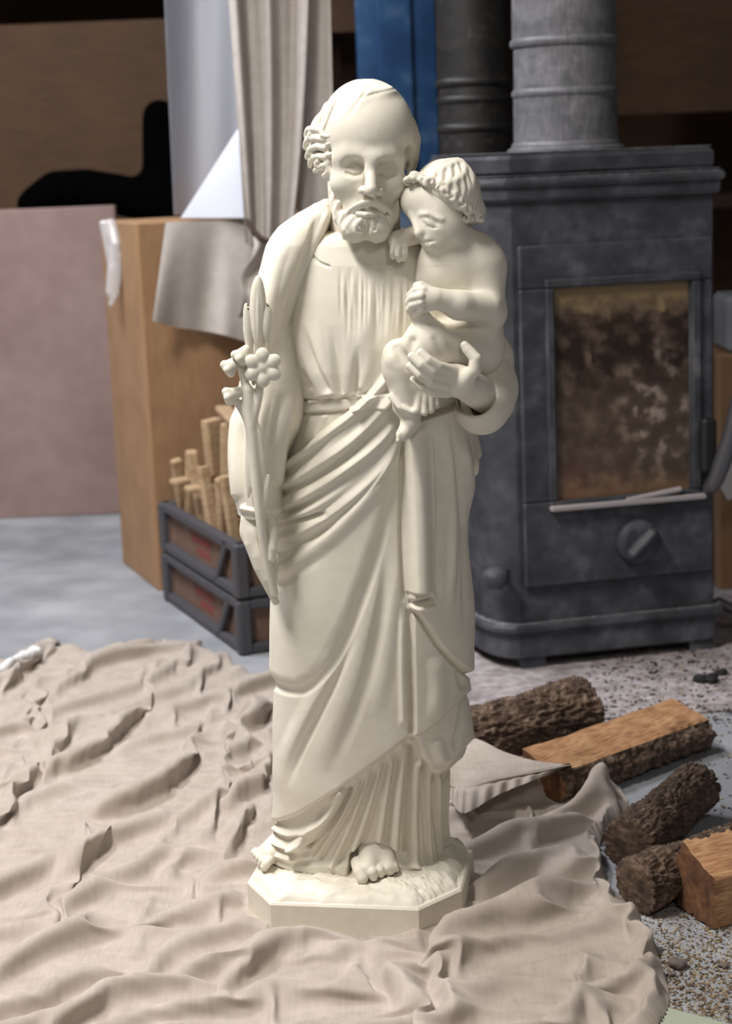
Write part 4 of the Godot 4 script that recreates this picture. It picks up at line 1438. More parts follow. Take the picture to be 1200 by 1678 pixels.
func head_mesh() -> ArrayMesh:
	var s := Solid.new(mm(495, 440, -55), mm(705, 120, 165), 0.0018)
	var tilt := Basis(Vector3.RIGHT, 0.28)
	# skull, forehead and neck
	s.ball(mm(601, 212, 38), Vector3(0.0640, 0.0675, 0.080), 0.01, tilt)
	s.ball(mm(604, 226, 74), Vector3(0.0555, 0.056, 0.046), 0.03)
	s.bone(mm(600, 300, 42), mm(598, 420, 10), 0.046, 0.052, 0.012)
	s.ball(mm(602, 286, 70), Vector3(0.0475, 0.062, 0.048), 0.02)
	s.ball(mm(600, 345, 84), Vector3(0.034, 0.034, 0.034), 0.015)
	# brow, cheekbones, temples
	s.chain(mms([556, 262, 99, 572, 253, 110, 592, 256, 115, 606, 264, 117]), 0.0080, 0.0075, 0.016)
	s.chain(mms([652, 264, 99, 640, 256, 109, 624, 258, 115, 610, 264, 117]), 0.0080, 0.0075, 0.016)
	s.ball(mm(566, 300, 94), Vector3(0.019, 0.017, 0.020), 0.018)
	s.ball(mm(644, 302, 93), Vector3(0.018, 0.017, 0.020), 0.018)
	s.ball(mm(541, 256, 80), Vector3(0.009, 0.018, 0.016), 0.012, Basis.IDENTITY, true)
	s.ball(mm(665, 260, 80), Vector3(0.009, 0.018, 0.016), 0.012, Basis.IDENTITY, true)
	# eye sockets and lowered lids
	for e: Array in [[581, 276, -1], [633, 279, 1]]:
		s.ball(mm(e[0], e[1] - 2, 120), Vector3(0.0170, 0.0105, 0.0140), 0.009, Basis.IDENTITY, true)
		s.ball(mm(e[0], e[1] + 3, 100.5), Vector3(0.0140, 0.0092, 0.0110), 0.003)
		s.chain(mms([e[0] - 15, e[1] + 3, 107, e[0] - 2, e[1] + 8, 112.5, e[0] + 13, e[1] + 5, 107]), 0.0020, 0.0020, 0.003)
		s.chain(mms([e[0] - 13, e[1] + 8, 110, e[0] - 1, e[1] + 12, 114, e[0] + 13, e[1] + 9, 110]), 0.0012, 0.0012, 0.003, true)
	# nose
	s.chain(mms([607, 262, 114, 608, 285, 125, 608, 304, 136, 608, 311, 139]), 0.0068, 0.0092, 0.009)
	s.ball(mm(595, 312, 127), Vector3(0.0072, 0.0062, 0.0095), 0.004)
	s.ball(mm(621, 314, 127), Vector3(0.0068, 0.0062, 0.0095), 0.004)
	s.chain(mms([584, 302, 122, 581, 314, 121, 576, 326, 116]), 0.0016, 0.0016, 0.006, true)
	s.chain(mms([632, 304, 121, 635, 316, 119, 638, 326, 114]), 0.0016, 0.0016, 0.006, true)
	s.ball(mm(600, 321, 134), Vector3(0.0026, 0.0018, 0.003), 0.002, Basis.IDENTITY, true)
	s.ball(mm(616, 322, 134), Vector3(0.0026, 0.0018, 0.003), 0.002, Basis.IDENTITY, true)
	# lips, and the ear that shows
	s.chain(mms([588, 350, 120, 600, 352, 124, 612, 351, 121]), 0.0048, 0.0046, 0.004)
	s.chain(mms([582, 344, 122, 601, 344, 127, 620, 344, 121]), 0.0016, 0.0016, 0.003, true)
	s.ball(mm(677, 232, 36), Vector3(0.0095, 0.028, 0.018), 0.006)
	# a thin lock combed back over the crown
	s.ball(mm(584, 172, 88), Vector3(0.020, 0.0045, 0.016), 0.014, Basis(Vector3.BACK, 0.9))
	s.ball(mm(612, 156, 74), Vector3(0.024, 0.0045, 0.020), 0.014, Basis(Vector3.BACK, 0.25))
	return s.mesh()

func laid(s: Solid, pts: Array, over := 0.0) -> PackedVector3Array:
	# flat list u, v, u, v ... laid on the front of what has been built
	var out := PackedVector3Array()
	for q in spline(path2(pts), 3):
		var z := 170.0
		while z > -40.0 and not s.inside(mm(q.x, q.y, z)):
			z -= 1.0
		out.append(mm(q.x, q.y, z + over))
	return out

func curl(s: Solid, u: float, v: float, z: float, r: float, thick: float, start: float, turns := 0.8, k := 0.0022) -> void:
	# a lock that rolls in on itself; r in pixels, thick in millimetres
	var pts := PackedVector3Array()
	var n := 8
	for j in n + 1:
		var f := float(j) / n
		var a := start + f * TAU * turns
		var rr := r * (1.0 - 0.62 * f)
		pts.append(mm(u + cos(a) * rr, v + sin(a) * rr, z + 4.0 * f))
	s.chain(pts, thick * 0.001, thick * 0.0006, k)

func locks(s: Solid, list: Array, k := 0.0024) -> void:
	for a: Array in list:
		s.chain(spline3(mms(a[0]), 3), a[1] * 0.00115, a[1] * 0.0007, k)

func hair_mesh() -> ArrayMesh:
	var s := Solid.new(mm(485, 325, -60), mm(582, 145, 125), 0.0017)
	# the mass over the ear, then thick locks that sweep back from the temple and roll under
	s.ball(mm(526, 234, 14), Vector3(0.017, 0.038, 0.050), 0.01)
	s.ball(mm(540, 202, 14), Vector3(0.013, 0.030, 0.052), 0.01)
	locks(s, [
		[[572, 164, 92, 557, 184, 99, 549, 206, 102, 542, 222, 97], 4.6], [[562, 156, 76, 544, 178, 88, 537, 200, 90, 530, 214, 84], 5.2], [[567, 190, 107, 555, 212, 106, 543, 223, 99, 528, 221, 86], 4.4], [[560, 214, 108, 549, 231, 102, 536, 237, 93], 4.4], [[555, 236, 105, 548, 250, 99, 538, 254, 90], 4.0],
		[[552, 178, 84, 540, 188, 84, 530, 204, 76, 536, 214, 80], 4.2], [[548, 170, 62, 534, 184, 62, 524, 202, 58, 520, 212, 54], 6.0], [[558, 192, 92, 546, 204, 90, 532, 208, 80, 520, 204, 68], 4.4],
		[[552, 208, 90, 538, 216, 86, 520, 212, 72, 506, 212, 56, 502, 222, 48], 5.6], [[548, 222, 88, 534, 228, 84, 518, 226, 70, 504, 230, 52, 500, 242, 42], 5.4], [[546, 236, 86, 534, 242, 82, 520, 240, 70, 508, 246, 54, 503, 258, 42], 5.2],
		[[545, 250, 84, 534, 257, 80, 522, 256, 68, 510, 262, 52, 508, 272, 44], 5.0], [[543, 263, 82, 535, 270, 78, 526, 272, 66, 516, 280, 54], 4.8], [[541, 276, 80, 536, 284, 76, 530, 288, 68], 4.4],
		[[545, 282, 82, 547, 296, 82, 545, 310, 82, 549, 322, 84], 4.0]], 0.004)
	curl(s, 512, 222, 60, 11, 4.0, 5.4, 0.9)
	curl(s, 512, 246, 56, 10, 3.8, 0.2, 0.9)
	curl(s, 522, 268, 66, 10, 3.6, 5.2, 0.9)
	return s.mesh()

func far_hair_mesh() -> ArrayMesh:
	var s := Solid.new(mm(650, 320, -50), mm(705, 160, 80), 0.0019)
	s.ball(mm(672, 236, 22), Vector3(0.014, 0.040, 0.040), 0.008)
	locks(s, [[[664, 190, 40, 676, 206, 36, 684, 222, 34], 4.8], [[672, 210, 46, 684, 226, 38, 683, 244, 36], 4.8], [[668, 226, 56, 680, 244, 48, 678, 262, 44], 4.6], [[666, 250, 56, 674, 268, 50, 668, 288, 48], 4.2]], 0.004)
	return s.mesh()

func beard_mesh() -> ArrayMesh:
	var s := Solid.new(mm(525, 415, 15), mm(670, 285, 165), 0.0017)
	# two lobes under the lip and the run of the beard along the jaw
	s.ball(mm(583, 373, 100), Vector3(0.021, 0.0205, 0.0225), 0.008)
	s.ball(mm(618, 373, 100), Vector3(0.0195, 0.0205, 0.0215), 0.008)
	s.ball(mm(600, 346, 98), Vector3(0.026, 0.018, 0.022), 0.012)
	s.chain(mms([545, 300, 72, 550, 330, 80, 560, 356, 90, 578, 374, 98]), 0.007, 0.014, 0.008)
	s.chain(mms([658, 300, 68, 652, 332, 78, 641, 356, 88, 622, 374, 98]), 0.006, 0.013, 0.008)
	# moustache: two drooping locks that part under the nose
	locks(s, [[[606, 329, 129, 594, 332, 125, 580, 339, 119, 569, 350, 111, 570, 362, 108], 3.6], [[604, 335, 126, 592, 339, 123, 580, 347, 117], 2.8], [[610, 329, 129, 622, 333, 124, 633, 341, 117, 641, 350, 109, 638, 362, 106], 3.6], [[612, 335, 126, 622, 340, 122, 630, 348, 115], 2.8]], 0.004)
	# locks that fall from the lip and roll in at their ends
	locks(s, [[[592, 360, 121, 584, 370, 122, 586, 384, 117, 578, 394, 108], 4.0], [[600, 360, 121, 597, 374, 119, 596, 388, 112], 3.4], [[608, 360, 120, 612, 372, 121, 609, 386, 116, 616, 396, 106], 4.0], [[578, 358, 116, 570, 370, 116, 572, 384, 110, 564, 390, 100], 4.0], [[624, 358, 116, 632, 370, 113, 627, 384, 109, 632, 390, 100], 4.0], [[566, 350, 108, 560, 362, 106, 562, 374, 102], 3.8], [[640, 350, 104, 642, 362, 102, 636, 374, 100], 3.6], [[556, 332, 96, 551, 344, 96, 556, 356, 98], 3.6], [[550, 316, 86, 546, 328, 88, 550, 340, 90], 3.4], [[548, 300, 80, 543, 312, 82, 547, 322, 84], 3.2], [[650, 326, 88, 652, 340, 90, 646, 352, 94], 3.2], [[654, 306, 78, 656, 320, 80, 652, 332, 84], 2.8]])
	for a: Array in [[573, 380, 113, 8, 3.0, 3.6], [588, 376, 120, 8, 3.0, 0.6], [614, 378, 119, 8, 3.0, 2.6], [628, 376, 112, 8, 3.0, 5.6], [583, 391, 108, 7, 2.8, 2.4], [612, 391, 108, 7, 2.8, 4.0]]:
		curl(s, a[0], a[1], a[2], a[3], a[4], a[5], 0.85)
	s.chain(mms([601, 372, 122, 601, 386, 114, 601, 402, 102]), 0.0026, 0.003, 0.003, true)
	return s.mesh()

func lily_hand_mesh() -> ArrayMesh:
	var s := Solid.new(mm(378, 1010, 40), mm(480, 815, 165), 0.0022)
	s.chain(mms([428, 820, 78, 426, 846, 86, 424, 870, 92]), 0.024, 0.024, 0.01)
	s.ball(mm(424, 868, 92), Vector3(0.025, 0.034, 0.016), 0.01)
	# long finger down the stem, then the others curling behind it
	s.chain(mms([406, 850, 100, 410, 890, 108, 424, 930, 110, 440, 962, 106, 452, 986, 102]), 0.0095, 0.0055, 0.005)
	s.chain(mms([418, 870, 106, 424, 910, 112, 438, 948, 112, 448, 968, 108]), 0.0090, 0.0066, 0.004)
	s.chain(mms([430, 880, 96, 438, 920, 100, 448, 946, 98]), 0.0085, 0.0064, 0.004)
	s.chain(mms([436, 880, 84, 444, 912, 88, 450, 934, 88]), 0.0080, 0.006, 0.004)
	# thumb
	s.chain(mms([440, 846, 104, 446, 872, 116, 446, 898, 122, 445, 914, 122]), 0.0095, 0.0068, 0.004)
	return s.mesh()

func child_hand_mesh() -> ArrayMesh:
	# the man's hand that holds the child's knee: palm at the wrist, four fingers apart, thumb up
	var s := Solid.new(mm(650, 700, 40), mm(870, 545, 225), 0.0020)
	s.chain(mms([800, 652, 84, 774, 636, 128, 756, 626, 152]), 0.025, 0.021, 0.01)
	s.ball(mm(744, 622, 158), Vector3(0.027, 0.021, 0.014), 0.01, Basis(Vector3.BACK, -0.35))
	s.chain(mms([740, 608, 168, 718, 601, 186, 702, 590, 190, 690, 578, 186]), 0.0088, 0.0062, 0.0035)
	s.chain(mms([732, 619, 170, 708, 610, 188, 690, 598, 192, 675, 584, 186]), 0.0088, 0.0060, 0.0022)
	s.chain(mms([732, 631, 168, 706, 625, 184, 688, 614, 188, 672, 600, 182]), 0.0084, 0.0058, 0.0022)
	s.chain(mms([734, 643, 162, 712, 643, 174, 694, 635, 178, 678, 622, 172]), 0.0078, 0.0054, 0.0022)
	s.chain(mms([760, 624, 164, 778, 606, 170, 780, 588, 170, 766, 572, 166, 762, 566, 165]), 0.0105, 0.0062, 0.006)
	return s.mesh()

func child_mesh() -> ArrayMesh:
	var s := Solid.new(mm(615, 745, -30), mm(880, 250, 210), 0.0023)
	# head leaning on the man's neck, face turned down and to the left
	s.ball(mm(722, 322, 78), Vector3(0.0440, 0.044, 0.048), 0.01)
	s.ball(mm(717, 360, 98), Vector3(0.0340, 0.036, 0.034), 0.016)
	s.ball(mm(686, 328, 98), Vector3(0.0250, 0.024, 0.022), 0.016)
	s.ball(mm(736, 378, 106), Vector3(0.0215, 0.0215, 0.022), 0.016)
	s.ball(mm(715, 400, 112), Vector3(0.0145, 0.0115, 0.014), 0.012)
	s.ball(mm(702, 388, 116), Vector3(0.010, 0.011, 0.010), 0.012)
	# small nose at the edge of the face, closed lid, pursed mouth
	s.chain(mms([677, 354, 112, 682, 368, 119, 686, 380, 124]), 0.0042, 0.0058, 0.008)
	s.ball(mm(687, 384, 124), Vector3(0.0056, 0.0050, 0.0056), 0.003)
	s.ball(mm(704, 360, 133), Vector3(0.013, 0.0050, 0.0060), 0.007, Basis(Vector3.BACK, -0.5), true)
	s.ball(mm(706, 365, 123), Vector3(0.0110, 0.0062, 0.0070), 0.004, Basis(Vector3.BACK, -0.5))
	s.chain(laid(s, [694, 364, 706, 373, 720, 373], 0.5), 0.0011, 0.0011, 0.002, true)
	s.chain(laid(s, [690, 351, 706, 352, 724, 360], 0.0), 0.0018, 0.0014, 0.006)
	s.chain(laid(s, [691, 394, 700, 397, 710, 396], 0.3), 0.0014, 0.0014, 0.003, true)
	s.chain(laid(s, [693, 399, 701, 402, 708, 401], -1.5), 0.0032, 0.0028, 0.005)
	s.chain(laid(s, [692, 390, 700, 392], -1.5), 0.0026, 0.0024, 0.004)
	s.ball(mm(751, 352, 98), Vector3(0.006, 0.011, 0.009), 0.004)
	# neck, trunk and shoulder
	s.bone(mm(735, 385, 84), mm(752, 432, 72), 0.028, 0.036, 0.012)
	s.bone(mm(762, 438, 66), mm(764, 560, 62), 0.052, 0.052, 0.02)
	s.ball(mm(790, 432, 76), Vector3(0.030, 0.032, 0.036), 0.016)
	s.ball(mm(722, 452, 88), Vector3(0.036, 0.046, 0.034), 0.02)
	# the near arm with its short sleeve, bent across the chest
	s.bone(mm(795, 440, 84), mm(800, 516, 104), 0.027, 0.024, 0.012)
	s.bone(mm(802, 512, 100), mm(796, 548, 84), 0.024, 0.012, 0.008)
	s.bone(mm(798, 505, 120), mm(752, 500, 146), 0.0215, 0.019, 0.008)
	s.bone(mm(752, 500, 146), mm(716, 489, 158), 0.019, 0.0145, 0.008)
	s.chain(mms([764, 478, 128, 782, 490, 138, 796, 500, 130, 806, 520, 118]), 0.003, 0.003, 0.004)
	s.ball(mm(700, 490, 162), Vector3(0.018, 0.017, 0.012), 0.006)
	for g: Array in [[694, 476, 166, 680, 476, 164, 671, 484, 156], [690, 485, 171, 676, 488, 168, 669, 496, 158], [690, 496, 171, 677, 500, 168, 670, 508, 158], [692, 506, 168, 682, 511, 164, 676, 516, 156], [702, 474, 160, 690, 467, 160, 682, 468, 156]]:
		s.chain(mms(g), 0.0062, 0.0050, 0.0022)
	s.bone(mm(690, 520, 150), mm(702, 536, 140), 0.013, 0.014, 0.006)
	# far hand on the man's breast
	s.ball(mm(654, 398, 104), Vector3(0.013, 0.014, 0.009), 0.005)
	for g: Array in [[646, 402, 108, 643, 414, 108, 644, 421, 104], [654, 406, 110, 653, 418, 110, 654, 426, 105], [664, 404, 109, 664, 416, 109, 662, 424, 104]]:
		s.chain(mms(g), 0.0046, 0.0040, 0.0015)
	s.bone(mm(652, 392, 100), mm(680, 385, 78), 0.012, 0.014, 0.006)
	# lap, thigh and the knee under the garment
	s.bone(mm(776, 572, 82), mm(704, 572, 140), 0.042, 0.033, 0.014)
	s.ball(mm(696, 566, 144), Vector3(0.030, 0.032, 0.030), 0.012)
	s.chain(spline3(mms([716, 556, 174, 728, 578, 172, 742, 600, 164]), 3), 0.0022, 0.0022, 0.010, true)
	s.chain(spline3(mms([676, 560, 166, 668, 584, 166, 672, 604, 160]), 3), 0.003, 0.003, 0.012, true)
	# lower legs in their wrap, with a frilled edge, and the foot
	s.bone(mm(662, 598, 128), mm(668, 664, 128), 0.028, 0.021, 0.012)
	s.bone(mm(652, 580, 128), mm(650, 606, 128), 0.020, 0.018, 0.012)
	s.chain(mms([690, 560, 130, 664, 572, 144, 644, 590, 142]), 0.010, 0.008, 0.008)
	s.chain(mms([650, 570, 150, 668, 598, 158, 700, 612, 154]), 0.006, 0.006, 0.008, true)
	s.bone(mm(690, 630, 134), mm(694, 660, 132), 0.018, 0.014, 0.01)
	for g: Array in [[688, 644, 146, 684, 672, 150], [697, 644, 146, 696, 676, 150], [706, 642, 144, 707, 672, 147], [713, 640, 138, 716, 664, 142]]:
		s.chain(mms(g), 0.0046, 0.0052, 0.003)
	s.chain(mms([640, 650, 142, 655, 668, 150, 676, 676, 150]), 0.004, 0.004, 0.005)
	s.bone(mm(672, 668, 130), mm(672, 692, 136), 0.0135, 0.0125, 0.006)
	s.bone(mm(676, 692, 128), mm(660, 712, 146), 0.0125, 0.0095, 0.006)
	for k in 4:
		s.chain(mms([654 + k * 5, 712, 152 - k * 2, 653 + k * 5, 722 - k * 2, 154 - k * 2]), 0.0042, 0.0036, 0.002)
	return s.mesh()

func child_hair_mesh() -> ArrayMesh:
	var s := Solid.new(mm(640, 400, -5), mm(820, 250, 165), 0.0018)
	s.ball(mm(731, 316, 76), Vector3(0.0475, 0.0460, 0.056), 0.008)
	s.ball(mm(768, 346, 68), Vector3(0.024, 0.019, 0.036), 0.014)
	# the face is left free: hair stops along a slanting line
	s.ball(mm(688, 368, 140), Vector3(0.056, 0.042, 0.058), 0.006, Basis(Vector3.BACK, -0.62), true)
	# wavy locks run from the crown to that line and curl there
	var crown := mm(748, 276, 78)
	var mid := mm(731, 316, 76)
	for k in 17:
		var f := k / 16.0
		var u := lerpf(664.0, 790.0, f)
		var v := 292.0 + 62.0 * pow(f, 1.3) - 10.0 * sin(f * PI)
		var pts := PackedVector3Array()
		for j in 7:
			var g := j / 6.0
			var q := mm(lerpf(748.0, u, g) + 3.5 * sin(g * 9.0 + k * 1.7), lerpf(276.0, v, g) + 3.0 * sin(g * 8.0 + k), lerpf(84.0, 118.0, g))
			# laid on the cap
			var e := q - mid
			var onto := mid + Vector3(e.x / 0.0475, e.y / 0.0460, maxf(e.z, 0.004) / 0.056).normalized() * Vector3(0.0475, 0.0460, 0.056)
			pts.append(q if k < 4 and j > 3 else onto)
		s.chain(spline3(pts, 2), 0.0022, 0.0036, 0.004)
	for a: Array in [[658, 306, 98, 7, 3.4, 3.0], [668, 295, 108, 7, 3.6, 1.0], [681, 291, 115, 8, 3.8, 4.0], [694, 294, 122, 7, 3.8, 0.4], [706, 298, 127, 8, 4.0, 2.6], [719, 307, 131, 7, 4.0, 5.0], [731, 314, 132, 8, 4.0, 1.2], [741, 325, 131, 8, 4.0, 3.4], [754, 333, 127, 9, 4.2, 0.6], [765, 345, 119, 8, 4.2, 4.4], [777, 351, 108, 9, 4.0, 2.0], [763, 358, 115, 7, 3.6, 5.4], [786, 354, 96, 8, 3.8, 1.0]]:
		curl(s, a[0], a[1], a[2], a[3], a[4], a[5], 0.75, 0.004)
	return s.mesh()

func build_lily(t: Node3D) -> void:
	var L := Node3D.new()
	L.name = "lily_branch"
	t.add_child(L)
	var s := Solid.new(mm(360, 1000, 70), mm(475, 560, 170), 0.0022)
	s.chain(spline3(mms([450, 972, 112, 438, 920, 120, 428, 860, 128, 422, 800, 132, 416, 740, 132, 410, 690, 130, 406, 640, 126]), 3), 0.0058, 0.0085, 0.004)
	s.chain(spline3(mms([412, 700, 130, 422, 660, 128, 428, 620, 128]), 3), 0.006, 0.006, 0.004)
	s.chain(spline3(mms([410, 700, 128, 396, 670, 126, 382, 652, 126]), 3), 0.005, 0.006, 0.004)
	s.chain(spline3(mms([408, 660, 128, 400, 620, 124, 394, 596, 122]), 3), 0.006, 0.006, 0.004)
	# leaves that cling to the stem
	s.ball(mm(428, 745, 130), Vector3(0.006, 0.045, 0.005), 0.004, Basis(Vector3.BACK, 0.04))
	s.ball(mm(408, 760, 128), Vector3(0.006, 0.050, 0.005), 0.004, Basis(Vector3.BACK, -0.06))
	s.ball(mm(436, 810, 130), Vector3(0.005, 0.030, 0.004), 0.004, Basis(Vector3.BACK, -0.2))
	put("stem", s.mesh(), M.plaster, L)
	# the open flower: six rolled petals round a hollow
	s = Solid.new(mm(385, 660, 95), mm(480, 545, 180), 0.0016)
	var c := mm(431, 602, 136)
	for k in 6:
		var a := TAU * k / 6.0 + 0.5
		var o := Vector3(cos(a), sin(a), 0.0)
		var turn := Basis(Vector3.BACK, a)
		s.ball(c + o * 0.0165 + Vector3(0, 0, 0.002), Vector3(0.0112, 0.0098, 0.0068), 0.0014, turn)
	s.ball(c + Vector3(0, 0, 0.008), Vector3(0.0050, 0.0050, 0.008), 0.004, Basis.IDENTITY, true)
	s.bone(c + Vector3(0, 0, -0.004), c + Vector3(-0.004, -0.014, -0.02), 0.012, 0.006, 0.004)
	put("flower", s.mesh(), M.plaster, L)
	# flowers seen from the side
	for g: Array in [[396, 586, 376, 602], [398, 640, 377, 648], [404, 572, 394, 584]]:
		s = Solid.new(mm(352, maxf(g[1], g[3]) + 30, 90), mm(430, minf(g[1], g[3]) - 30, 170), 0.0017)
		var a := mm(g[0], g[1], 124)
		var b := mm(g[2], g[3], 132)
		var ax := (b - a).normalized()
		s.bone(a, b, 0.0062, 0.0105, 0.005)
		var sd := ax.cross(Vector3.BACK).normalized()
		for k in 5:
			var w := TAU * k / 5.0 + 0.4
			var o := sd * cos(w) + Vector3.BACK * sin(w)
			s.ball(b + o * 0.0075 + ax * 0.003, Vector3(0.0062, 0.0062, 0.0062), 0.003)
		s.ball(b + ax * 0.009, Vector3(0.0045, 0.0045, 0.0045), 0.003, Basis.IDENTITY, true)
		put("flower", s.mesh(), M.plaster, L)
	# tall closed buds
	for g: Array in [[424, 568, 423, 470, 11.5], [438, 560, 436, 512, 9.5], [410, 576, 404, 512, 6.5]]:
		s = Solid.new(mm(380, 640, 70), mm(470, 430, 165), 0.0018)
		var a := mm(g[0], g[1], 120)
		var b := mm(g[2], g[3] - 8, 120)
		s.chain(PackedVector3Array([mm(g[0] - 8, g[1] + 60, 120), a, (a + b) * 0.5]), 0.0035, 0.006, 0.004)
		s.ball((a + b) * 0.5 + Vector3(0, 0.004, 0.002), Vector3(g[4] * 0.001, (b - a).length() * 0.56, g[4] * 0.001), 0.004, Basis(Vector3.BACK, atan2(a.x - b.x, b.y - a.y)))
		for j: int in [-1, 1]:
			s.chain(spline3(mms([g[0] + 3 * j, g[1], 130, g[0] * 0.5 + g[2] * 0.5 + 5 * j, g[1] * 0.5 + g[3] * 0.5, 134, g[2] + 2 * j, g[3] - 4, 132]), 3), 0.0010, 0.0010, 0.003, true)
		put("bud", s.mesh(), M.plaster, L)

func build_feet(t: Node3D) -> void:
	# bare feet that come out from under the tunic
	var s := Solid.new(V(385, 1465, -0.01), V(500, 1335, 0.11), 0.0020)
	s.bone(G(462, 1380, 0.086), G(442, 1402, 0.078), 0.020, 0.014, 0.01)
	s.bone(G(455, 1388, 0.084), G(428, 1398, 0.076), 0.018, 0.010, 0.01)
	for k in 5:
		s.chain(PackedVector3Array([G(446 - k * 6.5, 1404 - k * 3, 0.076), G(437 - k * 5.5, 1415 - k * 4.5, 0.076), G(433 - k * 4.5, 1421 - k * 6, 0.071)]), 0.0072 - k * 0.0006, 0.0064 - k * 0.0006, 0.0014)
	put("foot", s.mesh(), M.plaster, t)
	s = Solid.new(Vector3(-0.09, 0.04, -0.01), Vector3(0.07, 0.15, 0.15), 0.0020)
	s.bone(Vector3(-0.008, 0.106, 0.032), Vector3(-0.018, 0.080, 0.088), 0.024, 0.014, 0.012)
	s.bone(Vector3(-0.002, 0.102, 0.034), Vector3(0.012, 0.077, 0.082), 0.022, 0.012, 0.012)
	s.chain(PackedVector3Array([G(586, 1414, 0.082), G(590, 1430, 0.078), G(594, 1439, 0.072)]), 0.0102, 0.0088, 0.003)
	for k in 4:
		s.chain(PackedVector3Array([G(608 + k * 11, 1412 - k * 2, 0.081), G(611 + k * 12, 1429 - k * 3, 0.079), G(612 + k * 12.5, 1437 - k * 4, 0.071)]), 0.0080 - k * 0.0006, 0.0066 - k * 0.0006, 0.0016)
	put("foot", s.mesh(), M.plaster, t)

func build_plinth(t: Node3D) -> void:
	# eight-sided block, then a rough ground of rock on it
	var h := 0.050
	var A := G(443, 1480, h)
	var B := G(686, 1489, h)
	var L := G(405, 1444, h)
	var Rr := G(757, 1457, h)
	var along := (B - A).normalized()
	var back := along.cross(Vector3.UP).normalized()
	if back.z > 0.0:
		back = -back
	var ring_pts := PackedVector3Array([A, B, Rr, Rr + back * 0.15, B + back * 0.235, A + back * 0.235, L + back * 0.15, L])
	var mid := Vector3.ZERO
	for p in ring_pts:
		mid += p / 8.0
	var st := SurfaceTool.new()
	st.begin(Mesh.PRIMITIVE_TRIANGLES)
	st.set_smooth_group(-1)
	var low := Vector3(0, -h, 0)
	for k in 8:
		var a := ring_pts[k]
		var b := ring_pts[(k + 1) % 8]
		var bev := Vector3(0, -0.003, 0)
		var a2 := a + (mid - a).normalized() * 0.003
		var b2 := b + (mid - b).normalized() * 0.003
		quad(st, a + low, b + low, b + bev, a + bev, mid + low * 0.5)
		quad(st, a + bev, b + bev, b2, a2, mid + low * 0.5)
		tri(st, a2, b2, mid, mid + low * 0.5)
		tri(st, a + low, b + low, mid + low, mid + low * 0.5)
	st.generate_normals()
	put("plinth", st.commit(), M.plaster, t)
	# the rock: a disc of rings inside the outline, lifted by noise, with a ragged rim
	var n := 220
	var m := 46
	var v := PackedVector3Array()
	var idx := PackedInt32Array()
	for r in m:
		var f := float(r) / (m - 1)
		for k in n:
			var w := 8.0 * k / n
			var e := int(w)
			var edge := ring_pts[e].lerp(ring_pts[(e + 1) % 8], w - e)
			var rag := 0.955 + 0.03 * noise.get_noise_2d(k * 0.33, 3.0) + 0.012 * noise.get_noise_2d(k * 1.7, 9.0)
			var p := mid.lerp(edge, f * rag)
			var q := p - mid
			var up := 0.015 + 0.006 * noise.get_noise_2d(p.x * 28.0, p.z * 28.0) + 0.0028 * noise.get_noise_2d(p.x * 110.0, p.z * 110.0)
			up += 0.016 * smoothstep(0.05, 0.16, q.x) * smoothstep(0.06, -0.06, q.z)
			p.y = h + up * (1.0 - pow(f, 14.0)) - 0.001
			if r == m - 1:
				p.y = h - 0.002
			v.append(p)
	for r in m - 1:
		for k in n:
			var a := r * n + k
			var b := r * n + (k + 1) % n
			idx.append_array([a, a + n, b, b, a + n, b + n])
	var nm := grid_normals(v, idx)
	if nm[n * 10].y < 0.0:
		for k in range(0, idx.size(), 3):
			var x := idx[k]
			idx[k] = idx[k + 1]
			idx[k + 1] = x
		nm = grid_normals(v, idx)
	put("rock_ground", arrays(v, nm, idx), M.plaster, t)

# ---------------------------------------------------------------- the canvas drop cloth on the floor
func fold(R: Relief, h: float, wl: float, wr: float, pts: Array, t0 := 0.25, t1 := 0.25, crisp := 0.5, lean := 0.0) -> void:
	# the crest shows higher in the picture than the ground under it: find that ground
	var path := spline(path2(pts))
	if h > 0.0:
		for k in path.size():
			path[k].y += h * 0.75 * (0.62 + 0.38 * smoothstep(1050.0, 1600.0, path[k].y))
	R.stroke(h * 0.001, maxf(wl, 15.0), maxf(wr, 15.0), path, t0, t1, crisp * 0.6, lean * 0.001)

